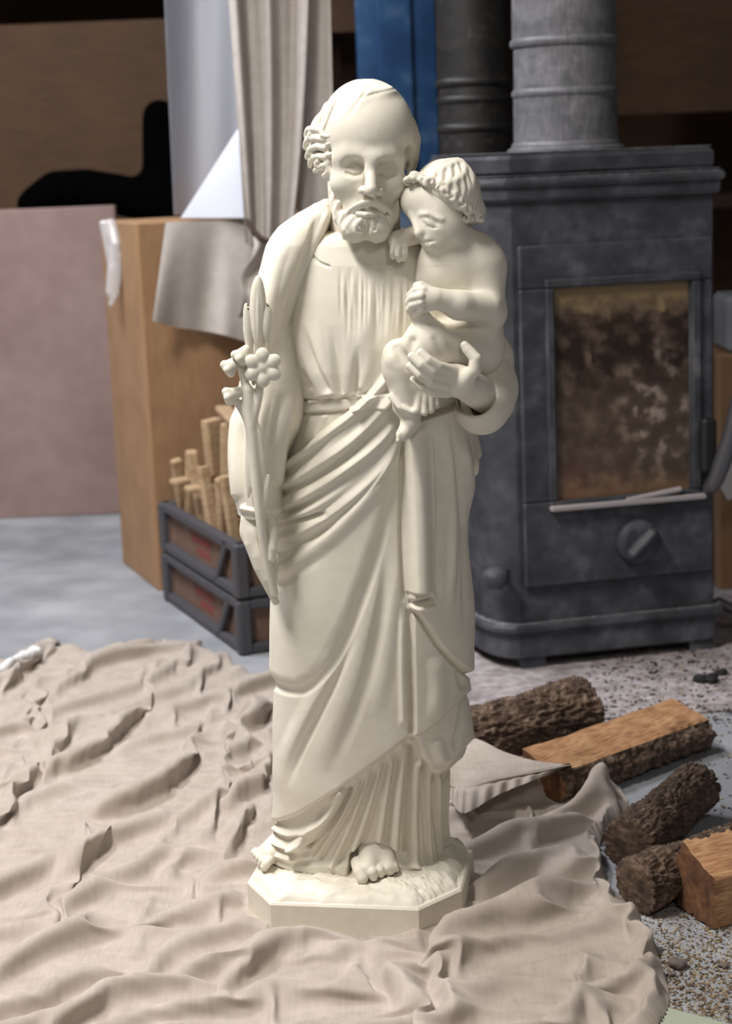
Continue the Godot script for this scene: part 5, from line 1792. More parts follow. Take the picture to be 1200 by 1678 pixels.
func build_drop_cloth() -> void:
	var outline := path2([-260, 1100, -120, 1085, 0, 1078, 30, 1062, 75, 1042, 100, 1056, 150, 1062, 220, 1056, 290, 1046, 340, 1062, 395, 1088, 450, 1114, 560, 1150, 680, 1190, 742, 1216, 776, 1210, 860, 1236, 930, 1258, 985, 1272, 1028, 1302, 1022, 1326, 1000, 1350, 984, 1372, 986, 1410, 1000, 1442, 1030, 1475, 1062, 1520, 1084, 1566, 1096, 1610, 1094, 1644, 1078, 1672, 1060, 1700, 1040, 1760, 1000, 1860, -420, 1860])
	outline = spline(outline, 3)
	var R := Relief.new()
	var step := 0.004
	var x0 := -1.12
	var z0 := -1.72
	R.cols = int(1.72 / step)
	R.rows = int(2.36 / step)
	for r in R.rows:
		for c in R.cols:
			var p := Vector3(x0 + c * step, 0.012, z0 + r * step)
			R.p.append(p)
			R.n.append(Vector3.UP)
			R.q.append(pj(p))
			R.live.append(1)
	R.ready_rows()
	var swell := FastNoiseLite.new()
	swell.seed = 3
	swell.frequency = 1.0
	swell.fractal_type = FastNoiseLite.FRACTAL_NONE
	R.flat = true
	R.pointed = true
	# rolling unevenness first, then the folds that the photograph shows
	for i in R.p.size():
		var p := R.p[i]
		# long creases run slantwise on the left and flatter towards the viewer
		var th := crease_angle(p) + 0.3 * swell.get_noise_2d(p.x * 0.9 + 3.0, p.z * 0.9)
		var across := p.x * sin(th) + p.z * cos(th) + 0.03 * swell.get_noise_2d(p.x * 3.0 + 11.0, p.z * 3.0)
		var run := p.x * cos(th) - p.z * sin(th)
		R.d[i] = 0.012 + 0.006 * swell.get_noise_2d(across * 5.0, run * 1.2 + 20.0) + 0.006 * swell.get_noise_2d(across * 8.0 + 50.0, run * 1.6) + 0.005 * swell.get_noise_2d(p.x * 2.6, p.z * 2.6)
	# ---- left, far to near: crest lines, flat on their upper left, falling steeply on their lower right
	fold(R, 26, 60, 8, [-20, 1352, 0, 1326, 26, 1288, 56, 1256], 0.22, 0.35, 0.6, 8)
	fold(R, 30, 60, 24, [40, 1270, 66, 1244, 92, 1206, 112, 1182, 140, 1162], 0.32, 0.35, 0.5, 4)
	fold(R, 30, 46, 12, [66, 1260, 112, 1242, 140, 1234, 180, 1202, 216, 1166, 238, 1142, 254, 1108], 0.24, 0.32, 0.6, 10)
	fold(R, 18, 14, 22, [74, 1256, 92, 1258, 108, 1250], 0.35, 0.35)
	fold(R, 38, 50, 18, [156, 1312, 180, 1294, 210, 1300, 240, 1292, 262, 1278, 284, 1256, 304, 1234, 310, 1206, 318, 1180], 0.2, 0.37, 0.6, 12)
	fold(R, 24, 30, 18, [96, 1134, 140, 1096, 170, 1078, 205, 1070, 250, 1064, 290, 1062], 0.32, 0.32, 0.4, 4)
	fold(R, 26, 26, 14, [-10, 1122, 20, 1104, 46, 1082, 66, 1056, 74, 1046], 0.22, 0.32, 0.5, 5)
	fold(R, 20, 10, 24, [64, 1090, 60, 1130, 60, 1180, 66, 1215], 0.32, 0.45)
	fold(R, -16, 16, 10, [44, 1120, 48, 1160, 52, 1205], 0.35, 0.22)
	fold(R, -14, 10, 10, [92, 1046, 98, 1062, 88, 1074], 0.32, 0.35)
	fold(R, 16, 12, 10, [80, 1050, 82, 1070, 80, 1090], 0.32, 0.35)
	fold(R, 20, 12, 14, [284, 1072, 320, 1068, 350, 1076, 364, 1092], 0.27, 0.32, 0.4, 5)
	fold(R, 14, 10, 10, [218, 1106, 240, 1088, 262, 1078], 0.32, 0.35, 0.4, 4)
	fold(R, 14, 12, 10, [232, 1112, 270, 1098, 300, 1094], 0.35, 0.35, 0.4, 3)
	fold(R, 14, 22, 22, [290, 1128, 320, 1122, 350, 1116], 0.35, 0.35)
	fold(R, -10, 18, 18, [256, 1170, 264, 1192, 268, 1216], 0.35, 0.35)
	fold(R, 16, 26, 14, [262, 1160, 282, 1172, 296, 1170, 330, 1150], 0.35, 0.35)
	# billow beside the statue, with the deep creases round it
	fold(R, 46, 44, 44, [404, 1128, 416, 1160, 424, 1190], 0.35, 0.35)
	fold(R, 26, 12, 36, [370, 1116, 366, 1150, 380, 1180, 398, 1204], 0.32, 0.32, 0.5, 6)
	fold(R, -26, 8, 10, [362, 1124, 360, 1168, 386, 1200, 394, 1240], 0.32, 0.32)
	fold(R, -30, 12, 10, [336, 1184, 340, 1206, 338, 1218], 0.35, 0.22)
	fold(R, 24, 30, 8, [352, 1200, 386, 1214, 386, 1246, 370, 1274, 374, 1296], 0.32, 0.32, 0.4, 6)
	fold(R, -34, 12, 12, [378, 1280, 396, 1268, 420, 1260, 446, 1262], 0.32, 0.22)
	fold(R, -24, 14, 14, [416, 1196, 436, 1214, 446, 1236], 0.32, 0.22)
	fold(R, 30, 14, 12, [374, 1304, 400, 1290, 432, 1276, 450, 1284], 0.27, 0.32, 0.4, 6)
	fold(R, 20, 18, 8, [296, 1334, 328, 1318, 356, 1302, 372, 1298], 0.32, 0.32, 0.6, 5)
	fold(R, 18, 20, 7, [340, 1372, 346, 1340, 350, 1326, 368, 1308], 0.32, 0.35, 0.6, 4)
	fold(R, 24, 24, 9, [368, 1406, 384, 1376, 402, 1342, 416, 1318, 436, 1298], 0.22, 0.32, 0.6, 6)
	# ---- the crest that runs down from the middle, and its neighbours
	fold(R, 28, 12, 46, [158, 1322, 164, 1364, 142, 1396, 119, 1420, 88, 1464], 0.32, 0.27, 0.6, 9)
	fold(R, 12, 18, 6, [166, 1377, 196, 1365, 241, 1356], 0.22, 0.32, 0.7, 4)
	fold(R, 12, 16, 6, [274, 1352, 300, 1344, 330, 1332], 0.32, 0.35, 0.7, 3)
	fold(R, 20, 8, 30, [272, 1360, 272, 1386, 294, 1416, 310, 1432], 0.27, 0.37, 0.5, -4)
	fold(R, -10, 7, 10, [270, 1376, 284, 1404, 300, 1426], 0.32, 0.32)
	fold(R, 12, 30, 26, [290, 1446, 320, 1452, 345, 1480], 0.45, 0.35)
	fold(R, 10, 26, 16, [200, 1436, 230, 1430, 262, 1426], 0.45, 0.45)
	fold(R, 12, 20, 14, [120, 1440, 130, 1466, 138, 1500], 0.35, 0.45)
	for k in 5:
		fold(R, 7, 9, 5, [16 + k * 7, 1474 + k * 9, 50 + k * 7, 1464 + k * 10, 92, 1480 + k * 8], 0.45, 0.35)
	for k in 7:
		fold(R, 6, 8, 5, [190 + k * 7, 1482 + k * 5, 222 + k * 8, 1476 + k * 5, 258 + k * 6, 1486 + k * 4], 0.45, 0.45)
	# ---- long folds across the front
	fold(R, 26, 36, 30, [-20, 1596, 50, 1552, 105, 1530, 157, 1512, 210, 1518], 0.22, 0.35, 0.3, 3)
	fold(R, 18, 30, 10, [-20, 1642, 40, 1634, 87, 1623, 140, 1602, 192, 1602], 0.22, 0.35, 0.6, 4)
	fold(R, 22, 20, 16, [60, 1690, 110, 1660, 150, 1641, 184, 1626], 0.22, 0.35, 0.5, 4)
	fold(R, 22, 10, 20, [170, 1628, 224, 1607, 280, 1604, 336, 1602], 0.32, 0.35, 0.5, 3)
	fold(R, 20, 8, 16, [262, 1594, 330, 1578, 396, 1572], 0.32, 0.35, 0.5, 3)
	fold(R, 18, 8, 14, [306, 1574, 370, 1556, 420, 1546, 460, 1538], 0.32, 0.32, 0.5, 3)
	fold(R, 26, 20, 40, [330, 1604, 400, 1570, 450, 1546, 500, 1532], 0.35, 0.27, 0.2)
	fold(R, 10, 12, 12, [362, 1596, 370, 1625, 378, 1660], 0.35, 0.35)
	fold(R, 10, 14, 14, [430, 1600, 440, 1640, 460, 1690], 0.35, 0.35)
	fold(R, 16, 16, 16, [480, 1536, 505, 1530, 526, 1532], 0.35, 0.45)
	fold(R, 16, 22, 10, [470, 1560, 510, 1548, 516, 1566, 506, 1584], 0.35, 0.35)
	fold(R, -20, 32, 26, [470, 1592, 505, 1602, 548, 1616], 0.35, 0.35)
	fold(R, 16, 22, 26, [512, 1632, 560, 1620, 620, 1650], 0.35, 0.35)
	fold(R, 18, 14, 12, [566, 1534, 580, 1526, 592, 1534], 0.45, 0.45)
	fold(R, 12, 12, 12, [572, 1532, 576, 1560, 586, 1586], 0.45, 0.45)
	fold(R, -14, 10, 14, [580, 1557, 588, 1580, 613, 1612, 645, 1640, 700, 1682], 0.27, 0.17)
	fold(R, 34, 40, 26, [612, 1560, 634, 1586, 668, 1620, 700, 1668, 712, 1700], 0.35, 0.17, 0.3, 6)
	fold(R, 16, 20, 30, [596, 1536, 645, 1542, 700, 1534], 0.35, 0.35)
	# ---- right: the broad lap in front of the plinth's corner
	fold(R, 46, 14, 90, [700, 1530, 726, 1512, 762, 1503, 817, 1485, 866, 1459, 915, 1440, 956, 1433], 0.27, 0.27, 0.2)
	fold(R, 26, 80, 22, [716, 1520, 708, 1560, 730, 1613, 750, 1690], 0.32, 0.17, 0)
	fold(R, 24, 40, 60, [830, 1510, 900, 1500, 980, 1500, 1030, 1530], 0.35, 0.32, 0)
	fold(R, 28, 12, 40, [766, 1440, 811, 1422, 882, 1407, 930, 1401, 985, 1420], 0.32, 0.22, 0.3)
	fold(R, 28, 12, 40, [758, 1380, 817, 1360, 882, 1355, 928, 1340, 970, 1340], 0.32, 0.22, 0.3)
	fold(R, 20, 14, 24, [800, 1318, 850, 1316, 910, 1324, 960, 1316, 1010, 1312], 0.35, 0.22, 0.3)
	fold(R, 20, 14, 20, [930, 1264, 965, 1268, 990, 1288, 1022, 1306], 0.22, 0.22, 0.3)
	fold(R, 10, 6, 10, [960, 1296, 990, 1308, 1014, 1310], 0.35, 0.32)
	fold(R, -10, 8, 12, [905, 1288, 930, 1276, 955, 1272], 0.32, 0.32)
	# the crest that the hem is turned over, and the rolled edge along the right
	fold(R, 62, 16, 60, [722, 1268, 742, 1246, 776, 1214, 830, 1238, 880, 1250, 935, 1256], 0.15, 0.25, 0.2)
	fold(R, 40, 20, 50, [900, 1258, 940, 1258, 985, 1276, 1020, 1304], 0.3, 0.2, 0.1)
	fold(R, 26, 20, 22, [992, 1284, 1014, 1312, 980, 1364, 980, 1414, 1008, 1458, 1044, 1508, 1066, 1560, 1076, 1610, 1066, 1654], 0.1, 0.1, 0.0)
	# corner that curls under at the right front
	fold(R, 24, 40, 6, [964, 1538, 960, 1570, 951, 1612, 930, 1680], 0.27, 0.17, 0.5, 4)
	fold(R, 24, 18, 12, [954, 1602, 1000, 1606, 1045, 1600, 1070, 1612], 0.27, 0.32, 0.4, 6)
	fold(R, 22, 18, 14, [944, 1626, 973, 1645, 1003, 1671, 1020, 1700], 0.32, 0.22, 0.4, 4)
	fold(R, 26, 20, 20, [970, 1545, 1012, 1568, 1058, 1598, 1082, 1624], 0.35, 0.32)
	fold(R, 24, 18, 18, [1030, 1662, 1070, 1650, 1086, 1620], 0.35, 0.32)
	fold(R, -16, 8, 8, [1040, 1626, 1062, 1622, 1078, 1616], 0.35, 0.22)
	for k in 6:
		fold(R, 4, 7, 5, [810 + k * 20, 1566 + k * 9, 868 + k * 18, 1548 + k * 11, 926 + k * 4, 1540 + k * 14], 0.45, 0.45)
	var soft := settle(R, 3)
	# keep what lies inside the outline and let its rim come down to the floor
	var inside := PackedByteArray()
	var v := PackedVector3Array()
	inside.resize(R.p.size())
	var lo := Vector2(-430, 1030)
	for i in R.p.size():
		if Geometry2D.is_point_in_polygon(R.q[i], outline):
			inside[i] = 1
		var q := soft[i]
		q.y = maxf(q.y, 0.005)
		v.append(q)
	var C := R.cols
	# distance to the rim in cells, by two sweeps
	var dist := PackedFloat32Array()
	dist.resize(v.size())
	for i in v.size():
		dist[i] = 99.0 if inside[i] else 0.0
	for r in R.rows:
		for c in C:
			var i := r * C + c
			if inside[i]:
				if r > 0: dist[i] = minf(dist[i], dist[i - C] + 1.0)
				if c > 0: dist[i] = minf(dist[i], dist[i - 1] + 1.0)
				if r > 0 and c > 0: dist[i] = minf(dist[i], dist[i - C - 1] + 1.414)
				if r > 0 and c < C - 1: dist[i] = minf(dist[i], dist[i - C + 1] + 1.414)
	for r in range(R.rows - 1, -1, -1):
		for c in range(C - 1, -1, -1):
			var i := r * C + c
			if inside[i]:
				if r < R.rows - 1: dist[i] = minf(dist[i], dist[i + C] + 1.0)
				if c < C - 1: dist[i] = minf(dist[i], dist[i + 1] + 1.0)
				if r < R.rows - 1 and c < C - 1: dist[i] = minf(dist[i], dist[i + C + 1] + 1.414)
				if r < R.rows - 1 and c > 0: dist[i] = minf(dist[i], dist[i + C - 1] + 1.414)
	for i in v.size():
		if inside[i] and dist[i] < 6.0:
			var f := dist[i] / 6.0
			v[i].y = lerpf(0.001, v[i].y, sqrt(1.0 - (1.0 - f) * (1.0 - f)))
	# the outermost points lie on the outline itself
	var rim := PackedVector2Array(outline)
	for i in v.size():
		if inside[i] and dist[i] < 1.6:
			var best := 1e9
			var at := R.q[i]
			for k in rim.size():
				var q := Geometry2D.get_closest_point_to_segment(R.q[i], rim[k], rim[(k + 1) % rim.size()])
				var e := q.distance_squared_to(R.q[i])
				if e < best:
					best = e
					at = q
			var g := G(at.x, at.y, 0.012)
			v[i] = Vector3(g.x, 0.001 if dist[i] < 1.2 else v[i].y * 0.5, g.z)
	var idx := PackedInt32Array()
	for r in R.rows - 1:
		for c in C - 1:
			var a := r * C + c
			if inside[a] and inside[a + 1] and inside[a + C] and inside[a + C + 1]:
				idx.append_array([a, a + 1, a + C, a + 1, a + C + 1, a + C])
	var t := thing("drop_cloth", "crumpled beige canvas drop cloth spread on the floor under the statue", "drop cloth")
	put("canvas", arrays(v, grid_normals(v, idx), idx), M.canvas, t)
	# the stitched hem, turned over towards the viewer at the right
	var up := spline(path2([728, 1262, 742, 1240, 772, 1209, 827, 1232, 876, 1246, 934, 1253]), 6)
	var down := spline(path2([730, 1292, 742, 1316, 763, 1332, 817, 1302, 876, 1278, 936, 1256]), 6)
	var turned := func(u: float, w: float) -> Vector3:
		var k := u * (up.size() - 1)
		var i := mini(int(k), up.size() - 2)
		var a := up[i].lerp(up[i + 1], k - i)
		var b := down[i].lerp(down[i + 1], k - i)
		var px := a.lerp(b, w)
		var y := lerpf(0.074, 0.058, w) + 0.006 * sin(w * PI) + 0.003 * sin(u * 13.0 + w * 3.0) * w
		# two rows of stitching pull the cloth in, small puckers between them
		y -= 0.0025 * exp(-pow((w - 0.68) / 0.03, 2.0))
		y += 0.0014 * sin(u * 75.0) * smoothstep(0.66, 0.72, w)
		return G(px.x, px.y, y)
	put("turned_hem", cloth_sheet(turned, 150, 60, 0.004), M.canvas, t)

# lets the creased sheet settle like cloth: springs that are a little too long, its own weight, and the floor
func settle(R: Relief, k: int) -> PackedVector3Array:
	var C := (R.cols - 1) / k + 1
	var N := (R.rows - 1) / k + 1
	var p := PackedVector3Array()
	var held := PackedFloat32Array()      # 0 pinned, 1 free
	for r in N:
		for c in C:
			var i := r * k * R.cols + c * k
			var q := R.point(i)
			var e := press(q)
			q.y = lerpf(0.006, q.y, e)
			p.append(q)
			held.append(0.0 if e < 0.02 or r == 0 or c == 0 or r == N - 1 or c == C - 1 else 1.0)
	var old := p.duplicate()
	var base: float = R.p[k].x - R.p[0].x
	# springs: [offset, rest factor, stiffness]
	var n := p.size()
	var rest := []
	var offs := [[1, 0], [0, 1], [1, 1], [-1, 1]]
	for o: Array in offs:
		var flat := base * Vector2(o[0], o[1]).length()
		var a := PackedFloat32Array()
		a.resize(n)
		var d: int = o[0] + o[1] * C
		for i in n - C - 1:
			var j := i + d
			# there is more cloth than floor across the run of the creases
			var th := crease_angle(p[i])
			var u := Vector2(o[0], o[1]).normalized().dot(Vector2(sin(th), cos(th)))
			a[i] = maxf(flat * (1.01 + SLACK * u * u), p[i].distance_to(p[j]) * 1.10)
		rest.append(a)
	for step in STEPS:
		# weight and inertia
		for i in n:
			if held[i] > 0.0:
				var q := p[i]
				p[i] = q + (q - old[i]) * 0.82 - Vector3(0, 0.00004, 0)
				old[i] = q
		for pass_ in 2:
			for s in 4:
				var dx: int = offs[s][0]
				var dy: int = offs[s][1]
				var d := dx + dy * C
				var L: PackedFloat32Array = rest[s]
				var stiff := 0.5 if s < 2 else 0.28
				for r in N - dy:
					for c in range(maxi(0, -dx), C - maxi(0, dx)):
						var i := r * C + c
						var j := i + d
						var g := p[j] - p[i]
						var e := g.length()
						var w := held[i] + held[j]
						if w > 0.0:
							g *= (1.0 - L[i] / e) * stiff * (1.0 / w) * 2.0
							p[i] += g * 0.5 * held[i]
							p[j] -= g * 0.5 * held[j]
			# it does not like to bend sharply
			for r in range(1, N - 1):
				for c in range(1, C - 1):
					var i := r * C + c
					if held[i] > 0.0:
						var m := (p[i - 1] + p[i + 1] + p[i - C] + p[i + C]) * 0.25
						p[i] += (m - p[i]) * 0.06
		for i in n:
			if p[i].y < 0.006:
				p[i].y = 0.006
				old[i].x = lerpf(old[i].x, p[i].x, 0.6)
				old[i].z = lerpf(old[i].z, p[i].z, 0.6)
	# the last small kinks even out
	for pass_ in 1:
		var q := p.duplicate()
		for r in range(1, N - 1):
			for c in range(1, C - 1):
				var i := r * C + c
				if held[i] > 0.0:
					p[i] = q[i] * 0.6 + (q[i - 1] + q[i + 1] + q[i - C] + q[i + C]) * 0.1
	# back to the fine grid, smoothly
	var out := PackedVector3Array()
	out.resize(R.p.size())
	for r in R.rows:
		var fr := float(r) / k
		var r1 := mini(int(fr), N - 2)
		for c in R.cols:
			var fc := float(c) / k
			var c1 := mini(int(fc), C - 2)
			var rows4 := []
			for a in range(-1, 3):
				var rr := clampi(r1 + a, 0, N - 1) * C
				rows4.append(p[rr + c1].cubic_interpolate(p[rr + c1 + 1], p[rr + maxi(c1 - 1, 0)], p[rr + mini(c1 + 2, C - 1)], fc - c1))
			var y0: Vector3 = rows4[1]
			out[r * R.cols + c] = y0.cubic_interpolate(rows4[2], rows4[0], rows4[3], fr - r1)
	return out

func press(q: Vector3) -> float:          # 0 under the plinth, 1 away from it
	return smoothstep(0.95, 1.30, Vector2((q.x + 0.045) / 0.17, (q.z - 0.02) / 0.15).length())

const SLACK := 0.32
const STEPS := 170

func crease_angle(p: Vector3) -> float:
	return lerpf(1.1, 0.5, smoothstep(-0.8, 0.30, p.z + 0.5 * p.x)) - 0.25 * smoothstep(0.0, 0.3, p.x)

# ---------------------------------------------------------------- firewood
func log_mesh(a: Vector3, b: Vector3, ra: float, rb: float, seed_: int, rough := 0.12) -> ArrayMesh:
	# a round log with furrowed bark; the ends are cut, a little rounded
	var st := FastNoiseLite.new()
	st.seed = seed_
	st.frequency = 1.0
	st.fractal_octaves = 3
	var ax := (b - a)
	var L := ax.length()
	ax /= L
	var e1 := ax.cross(Vector3.UP).normalized()
	var e2 := e1.cross(ax)
	var n := 130
	var m := 150
	var v := PackedVector3Array()
	var idx := PackedInt32Array()
	for i in m:
		var f := float(i) / (m - 1)
		# the last rings close the ends
		var g := clampf((f - 0.06) / 0.88, 0.0, 1.0)
		var cap := 1.0
		if f < 0.06:
			cap = sqrt(f / 0.06) * 0.98
		elif f > 0.94:
			cap = sqrt((1.0 - f) / 0.06) * 0.98
		var push := (-0.12 if f < 0.06 else (0.12 if f > 0.94 else 0.0)) * (1.0 - cap)
		var r := lerpf(ra, rb, g)
		var c := a.lerp(b, g) + ax * push * r + e2 * r * 0.10 * st.get_noise_1d(g * 2.2) + e1 * r * 0.10 * st.get_noise_1d(g * 2.0 + 9.0)
		for k in n:
			var w := TAU * k / n
			var px := cos(w) * 2.2
			var py := sin(w) * 2.2
			var plate := absf(st.get_noise_3d(px * 1.9, py * 1.9, g * L / ra * 1.1))
			var big := st.get_noise_3d(px * 0.5 + 7.0, py * 0.5, g * L / ra * 0.4)
			var fine := st.get_noise_3d(px * 5.0, py * 5.0, g * L / ra * 2.6 + 3.0)
			var rr := r * (1.0 + rough * (1.2 * (0.35 - plate * 1.6) + 0.9 * big + 0.35 * fine)) * cap
			v.append(c + (e1 * cos(w) + e2 * sin(w)) * rr)
	for i in m - 1:
		for k in n:
			var p := i * n + k
			var q := i * n + (k + 1) % n
			idx.append_array([p, q, p + n, q, q + n, p + n])
	var nm := grid_normals(v, idx)
	if nm[m / 2 * n].dot(v[m / 2 * n] - a.lerp(b, 0.5)) < 0.0:
		for t in range(0, idx.size(), 3):
			var x := idx[t]
			idx[t] = idx[t + 1]
			idx[t + 1] = x
		nm = grid_normals(v, idx)
	return arrays(v, nm, idx)

func split_mesh(section: PackedVector2Array, split: int, L: float, seed_: int, only: int) -> ArrayMesh:
	# a split billet along x; section in (z, y), its first edges split and the others bark. only: 0 split faces, 1 bark, 2 and 3 the two ends
	var f := FastNoiseLite.new()
	f.seed = seed_
	f.frequency = 1.0
	f.fractal_octaves = 3
	var pts := PackedVector2Array()
	var kind := PackedInt32Array()
	var m := section.size()
	for k in m:
		for j in 14:
			pts.append(section[k].lerp(section[(k + 1) % m], j / 14.0))
			kind.append(0 if k < split else 1)
	var n := pts.size()
	var rows := 90
	var mid := Vector2.ZERO
	for p in section:
		mid += p / m
	var v := PackedVector3Array()
	for i in rows:
		var x := (float(i) / (rows - 1) - 0.5) * L
		for k in n:
			var p := pts[k]
			var out := (p - mid).normalized()
			var amp := 0.0012 * f.get_noise_3d(x * 8.0, p.x * 180.0, p.y * 180.0) + 0.006 * f.get_noise_3d(x * 7.0, p.x * 26.0, p.y * 26.0)
			if kind[k] == 1:
				amp += 0.007 * f.get_noise_3d(x * 60.0, p.x * 70.0, p.y * 70.0) - 0.004 * absf(f.get_noise_3d(x * 30.0, p.x * 120.0, p.y * 120.0))
			var q := p + out * amp
			var e := 0.0
			if i == 0 or i == rows - 1:
				e = 0.002 * f.get_noise_2d(p.x * 40.0, p.y * 40.0 + i)
			v.append(Vector3(x + e, q.y, q.x))
	var idx := PackedInt32Array()
	if only < 2:
		for i in rows - 1:
			for k in n:
				if kind[k] == only:
					var a := i * n + k
					var b := i * n + (k + 1) % n
					idx.append_array([a, b, a + n, b, b + n, a + n])
	else:
		var base := 0 if only == 2 else (rows - 1) * n
		v.append(Vector3(L * (-0.5 if only == 2 else 0.5), mid.y, mid.x))
		for k in n:
			idx.append_array([v.size() - 1, base + (k + 1) % n, base + k])
	var st := SurfaceTool.new()
	st.begin(Mesh.PRIMITIVE_TRIANGLES)
	for t in range(0, idx.size(), 3):
		tri(st, v[idx[t]], v[idx[t + 1]], v[idx[t + 2]], Vector3(0.0 if only >= 2 else clampf(v[idx[t]].x, -L * 0.45, L * 0.45), mid.y, mid.x))
	st.index()
	st.generate_normals()
	return st.commit()

func billet(t: Node3D, sec: PackedVector2Array, split: int, L: float, seed_: int) -> void:
	put("split_face", split_mesh(sec, split, L, seed_, 0), M.split_wood, t)
	put("bark", split_mesh(sec, split, L, seed_, 1), M.bark, t)
	put("end_grain", split_mesh(sec, split, L, seed_, 2), M.end_wood, t)
	put("end_grain", split_mesh(sec, split, L, seed_, 3), M.end_wood, t)

func build_logs() -> void:
	tag(put("bark_log", log_mesh(G(745, 1216, 0.052), G(958, 1162, 0.062), 0.050, 0.062, 21, 0.16), M.bark), "thick round log in rough bark lying nearest the stove", "log", "firewood by the drop cloth")
	tag(put("bark_log", log_mesh(G(1030, 1386, 0.050), G(1142, 1288, 0.048), 0.042, 0.040, 35, 0.16), M.bark), "middle bark log slanting against the split log", "log", "firewood by the drop cloth")
	tag(put("bark_log", log_mesh(G(1042, 1452, 0.042), G(1215, 1382, 0.046), 0.040, 0.034, 47, 0.16), M.bark), "nearest bark log running out of the picture behind the split block", "log", "firewood by the drop cloth")
	# split log with its pale face up
	var a := G(912, 1312, 0.0)
	var b := G(1126, 1232, 0.0)
	var t := thing("split_log", "split log with pale orange face up between the bark logs", "log", (a + b) * 0.5 + Vector3(0, 0.002, -0.012), atan2(-(b.z - a.z), b.x - a.x), "firewood by the drop cloth")
	billet(t, PackedVector2Array([Vector2(-0.052, 0.080), Vector2(0.034, 0.058), Vector2(0.052, 0.034), Vector2(0.036, 0.005), Vector2(-0.030, 0.002), Vector2(-0.060, 0.032)]), 1, (b - a).length() + 0.05, 5)
	# split block at the right edge, cut end turned to the viewer's left
	a = G(1112, 1500, 0.0)
	b = G(1250, 1470, 0.0)
	var blk := thing("split_block", "reddish split block of firewood at the right edge, end grain showing", "log", (a + b) * 0.5 + Vector3(0.045, 0.0, 0.0), 0.42, "firewood by the drop cloth")
	billet(blk, PackedVector2Array([Vector2(0.044, 0.002), Vector2(0.048, 0.080), Vector2(-0.032, 0.108), Vector2(-0.052, 0.06), Vector2(-0.044, 0.004)]), 2, 0.20, 8)
	# drops of paper and a white crumple at the far left
	var w := Solid.new(V(-30, 1120, -1.45), V(80, 1040, -1.2), 0.006)
	for k in 6:
		w.bone(G(5 + k * 10, 1096 - k * 5, 0.03), G(18 + k * 9, 1082 - k * 4 + 5 * sin(k * 3.0), 0.045), 0.012, 0.009, 0.006)
	tag(put("paper_scrap", w.mesh(), M.white_paper), "crumpled white scrap lying on the cloth at the left edge", "paper")

# ---------------------------------------------------------------- hearth plate, ash and chips
func scatter(called: String, n: int, corners: Array, size0: float, size1: float, m: Material, cols: Array, label: String, cat: String, y := 0.0) -> void:
	var mesh := bevel_box(Vector3(1.0, 0.35, 0.6), 0.2)
	var mm_ := MultiMesh.new()
	mm_.transform_format = MultiMesh.TRANSFORM_3D
	mm_.use_colors = true
	mm_.mesh = mesh
	mm_.instance_count = n
	for k in n:
		var u := rng.randf()
		var w := rng.randf()
		var p: Vector2 = (corners[0] as Vector2).lerp(corners[1], u).lerp((corners[3] as Vector2).lerp(corners[2], u), w)
		var g := G(p.x, p.y, y)
		var s := lerpf(size0, size1, pow(rng.randf(), 3.0))
		var b := Basis.from_euler(Vector3(rng.randf_range(-0.4, 0.4), rng.randf() * TAU, rng.randf_range(-0.4, 0.4))).scaled(Vector3.ONE * s)
		mm_.set_instance_transform(k, Transform3D(b, g + Vector3(0, s * 0.15, 0)))
		mm_.set_instance_color(k, cols[rng.randi() % cols.size()])
	var o := MultiMeshInstance3D.new()
	o.name = numbered(called)
	o.multimesh = mm_
	o.material_override = m
	add_child(o)
	tag(o, label, cat)
	o.set_meta("kind", "stuff")

func lump(at: Vector3, r: float, seed_: int) -> ArrayMesh:
	var s := Solid.new(at - Vector3.ONE * r * 1.7, at + Vector3.ONE * r * 1.7, r / 9.0)
	var g := RandomNumberGenerator.new()
	g.seed = seed_
	for k in 5:
		var q := at + Vector3(g.randf_range(-0.6, 0.6), g.randf_range(-0.15, 0.25), g.randf_range(-0.4, 0.4)) * r
		s.ball(q, Vector3(g.randf_range(0.4, 0.7), g.randf_range(0.3, 0.5), g.randf_range(0.4, 0.6)) * r, r * 0.1, Basis(Vector3.UP, g.randf() * 3.0))
	return s.mesh()

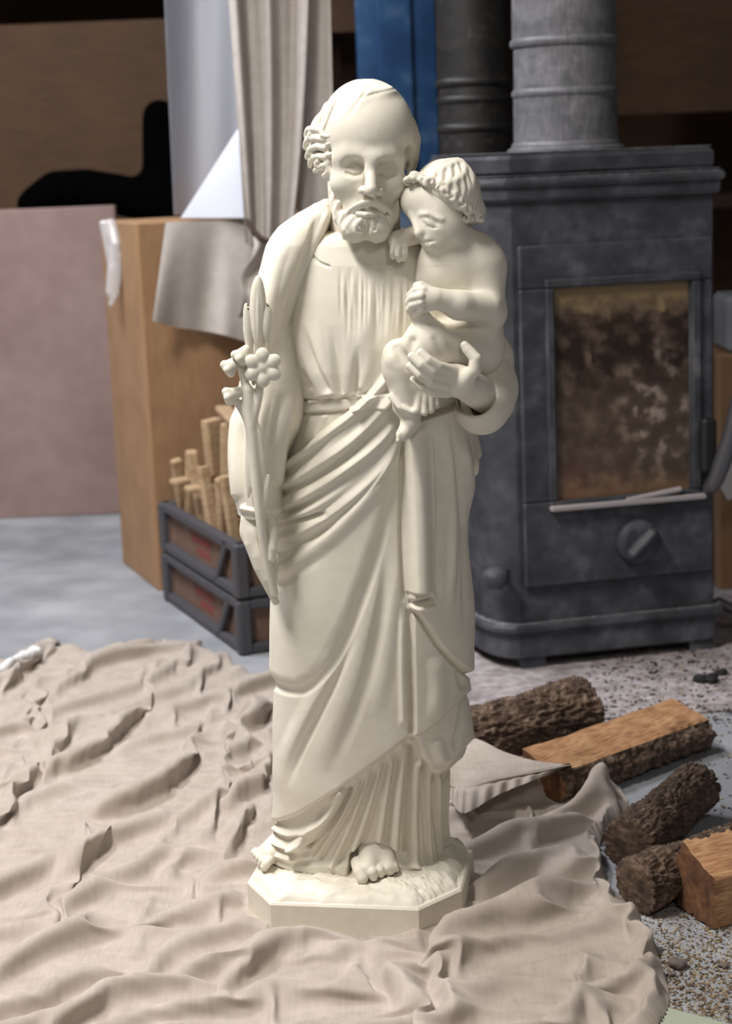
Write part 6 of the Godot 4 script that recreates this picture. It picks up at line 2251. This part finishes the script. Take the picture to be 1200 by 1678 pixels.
func build_debris() -> void:
	# the slab that the stove stands on
	var p := G(770, 1194)
	var q := G(1200, 1166)
	var turn := atan2(-(q.z - p.z), q.x - p.x)
	var o := structure("floor_hearth", bevel_box(Vector3(1.35, 0.006, 1.25), 0.002), M.hearth)
	o.rotation.y = turn
	o.position = (p + q) * 0.5 + Basis(Vector3.UP, turn) * Vector3(0.36, 0, -0.625) + Vector3(0, 0.003, 0)
	tag(put("green_board", bevel_box(Vector3(0.16, 0.003, 0.2), 0.0008, Vector3.ZERO, Basis(Vector3.UP, -0.62)), M.green_board), "pale green grey board under the cloth's front right corner", "board").position = G(1062, 1712, 0.0016)
	# charcoal
	var k := 0
	for g: Array in [[1158, 1112, 0.024, "largest black charcoal lump on the ash right of the stove"], [1180, 1104, 0.015, "charcoal lump just right of the largest one"], [1134, 1086, 0.010, "small charcoal lump nearest the stove's right foot"], [1010, 1096, 0.009, "small charcoal lump in front of the stove above the log"], [1070, 1104, 0.009, "small charcoal lump in the middle of the ash"], [1040, 1080, 0.007, "tiny charcoal lump close under the stove's base"]]:
		tag(put("charcoal_lump", lump(G(g[0], g[1], g[2] * 0.55), g[2], 60 + k), M.charcoal), g[3], "charcoal", "charcoal on the hearth")
		k += 1
	for g: Array in [[1108, 1578, 0.014, "brown pebble on the floor beside the cloth's right edge"], [1184, 1582, 0.008, "small grey pebble at the right edge below the split block"], [1102, 1596, 0.006, "tiny pebble just under the brown pebble"]]:
		tag(put("pebble", lump(G(g[0], g[1], g[2] * 0.5), g[2], 80 + k), M.stone), g[3], "pebble", "pebbles on the floor")
		k += 1
	var black := [Color(0.02, 0.02, 0.02), Color(0.05, 0.045, 0.045), Color(0.25, 0.23, 0.23), Color(0.6, 0.58, 0.58)]
	scatter("ash_grit", 1800, [Vector2(980, 1070), Vector2(1230, 1050), Vector2(1240, 1180), Vector2(900, 1190)], 0.0015, 0.010, M.chip, black, "grit of ash and charcoal scattered on the slab before the stove", "ash", 0.006)
	var wood := [Color(0.55, 0.47, 0.38), Color(0.36, 0.28, 0.21), Color(0.75, 0.72, 0.68), Color(0.10, 0.085, 0.075), Color(0.22, 0.19, 0.17), Color(0.15, 0.13, 0.12), Color(0.30, 0.27, 0.25), Color(0.42, 0.38, 0.35), Color(0.18, 0.15, 0.13)]
	scatter("wood_chips", 8500, [Vector2(1010, 1480), Vector2(1240, 1470), Vector2(1260, 1720), Vector2(1120, 1720)], 0.0006, 0.0065, M.chip, wood, "wood chips and grit strewn on the floor by the firewood", "wood chips")
	scatter("wood_chips", 500, [Vector2(1140, 1190), Vector2(1240, 1180), Vector2(1240, 1380), Vector2(1130, 1330)], 0.0012, 0.008, M.chip, wood, "wood chips strewn on the floor at the right behind the split block", "wood chips")
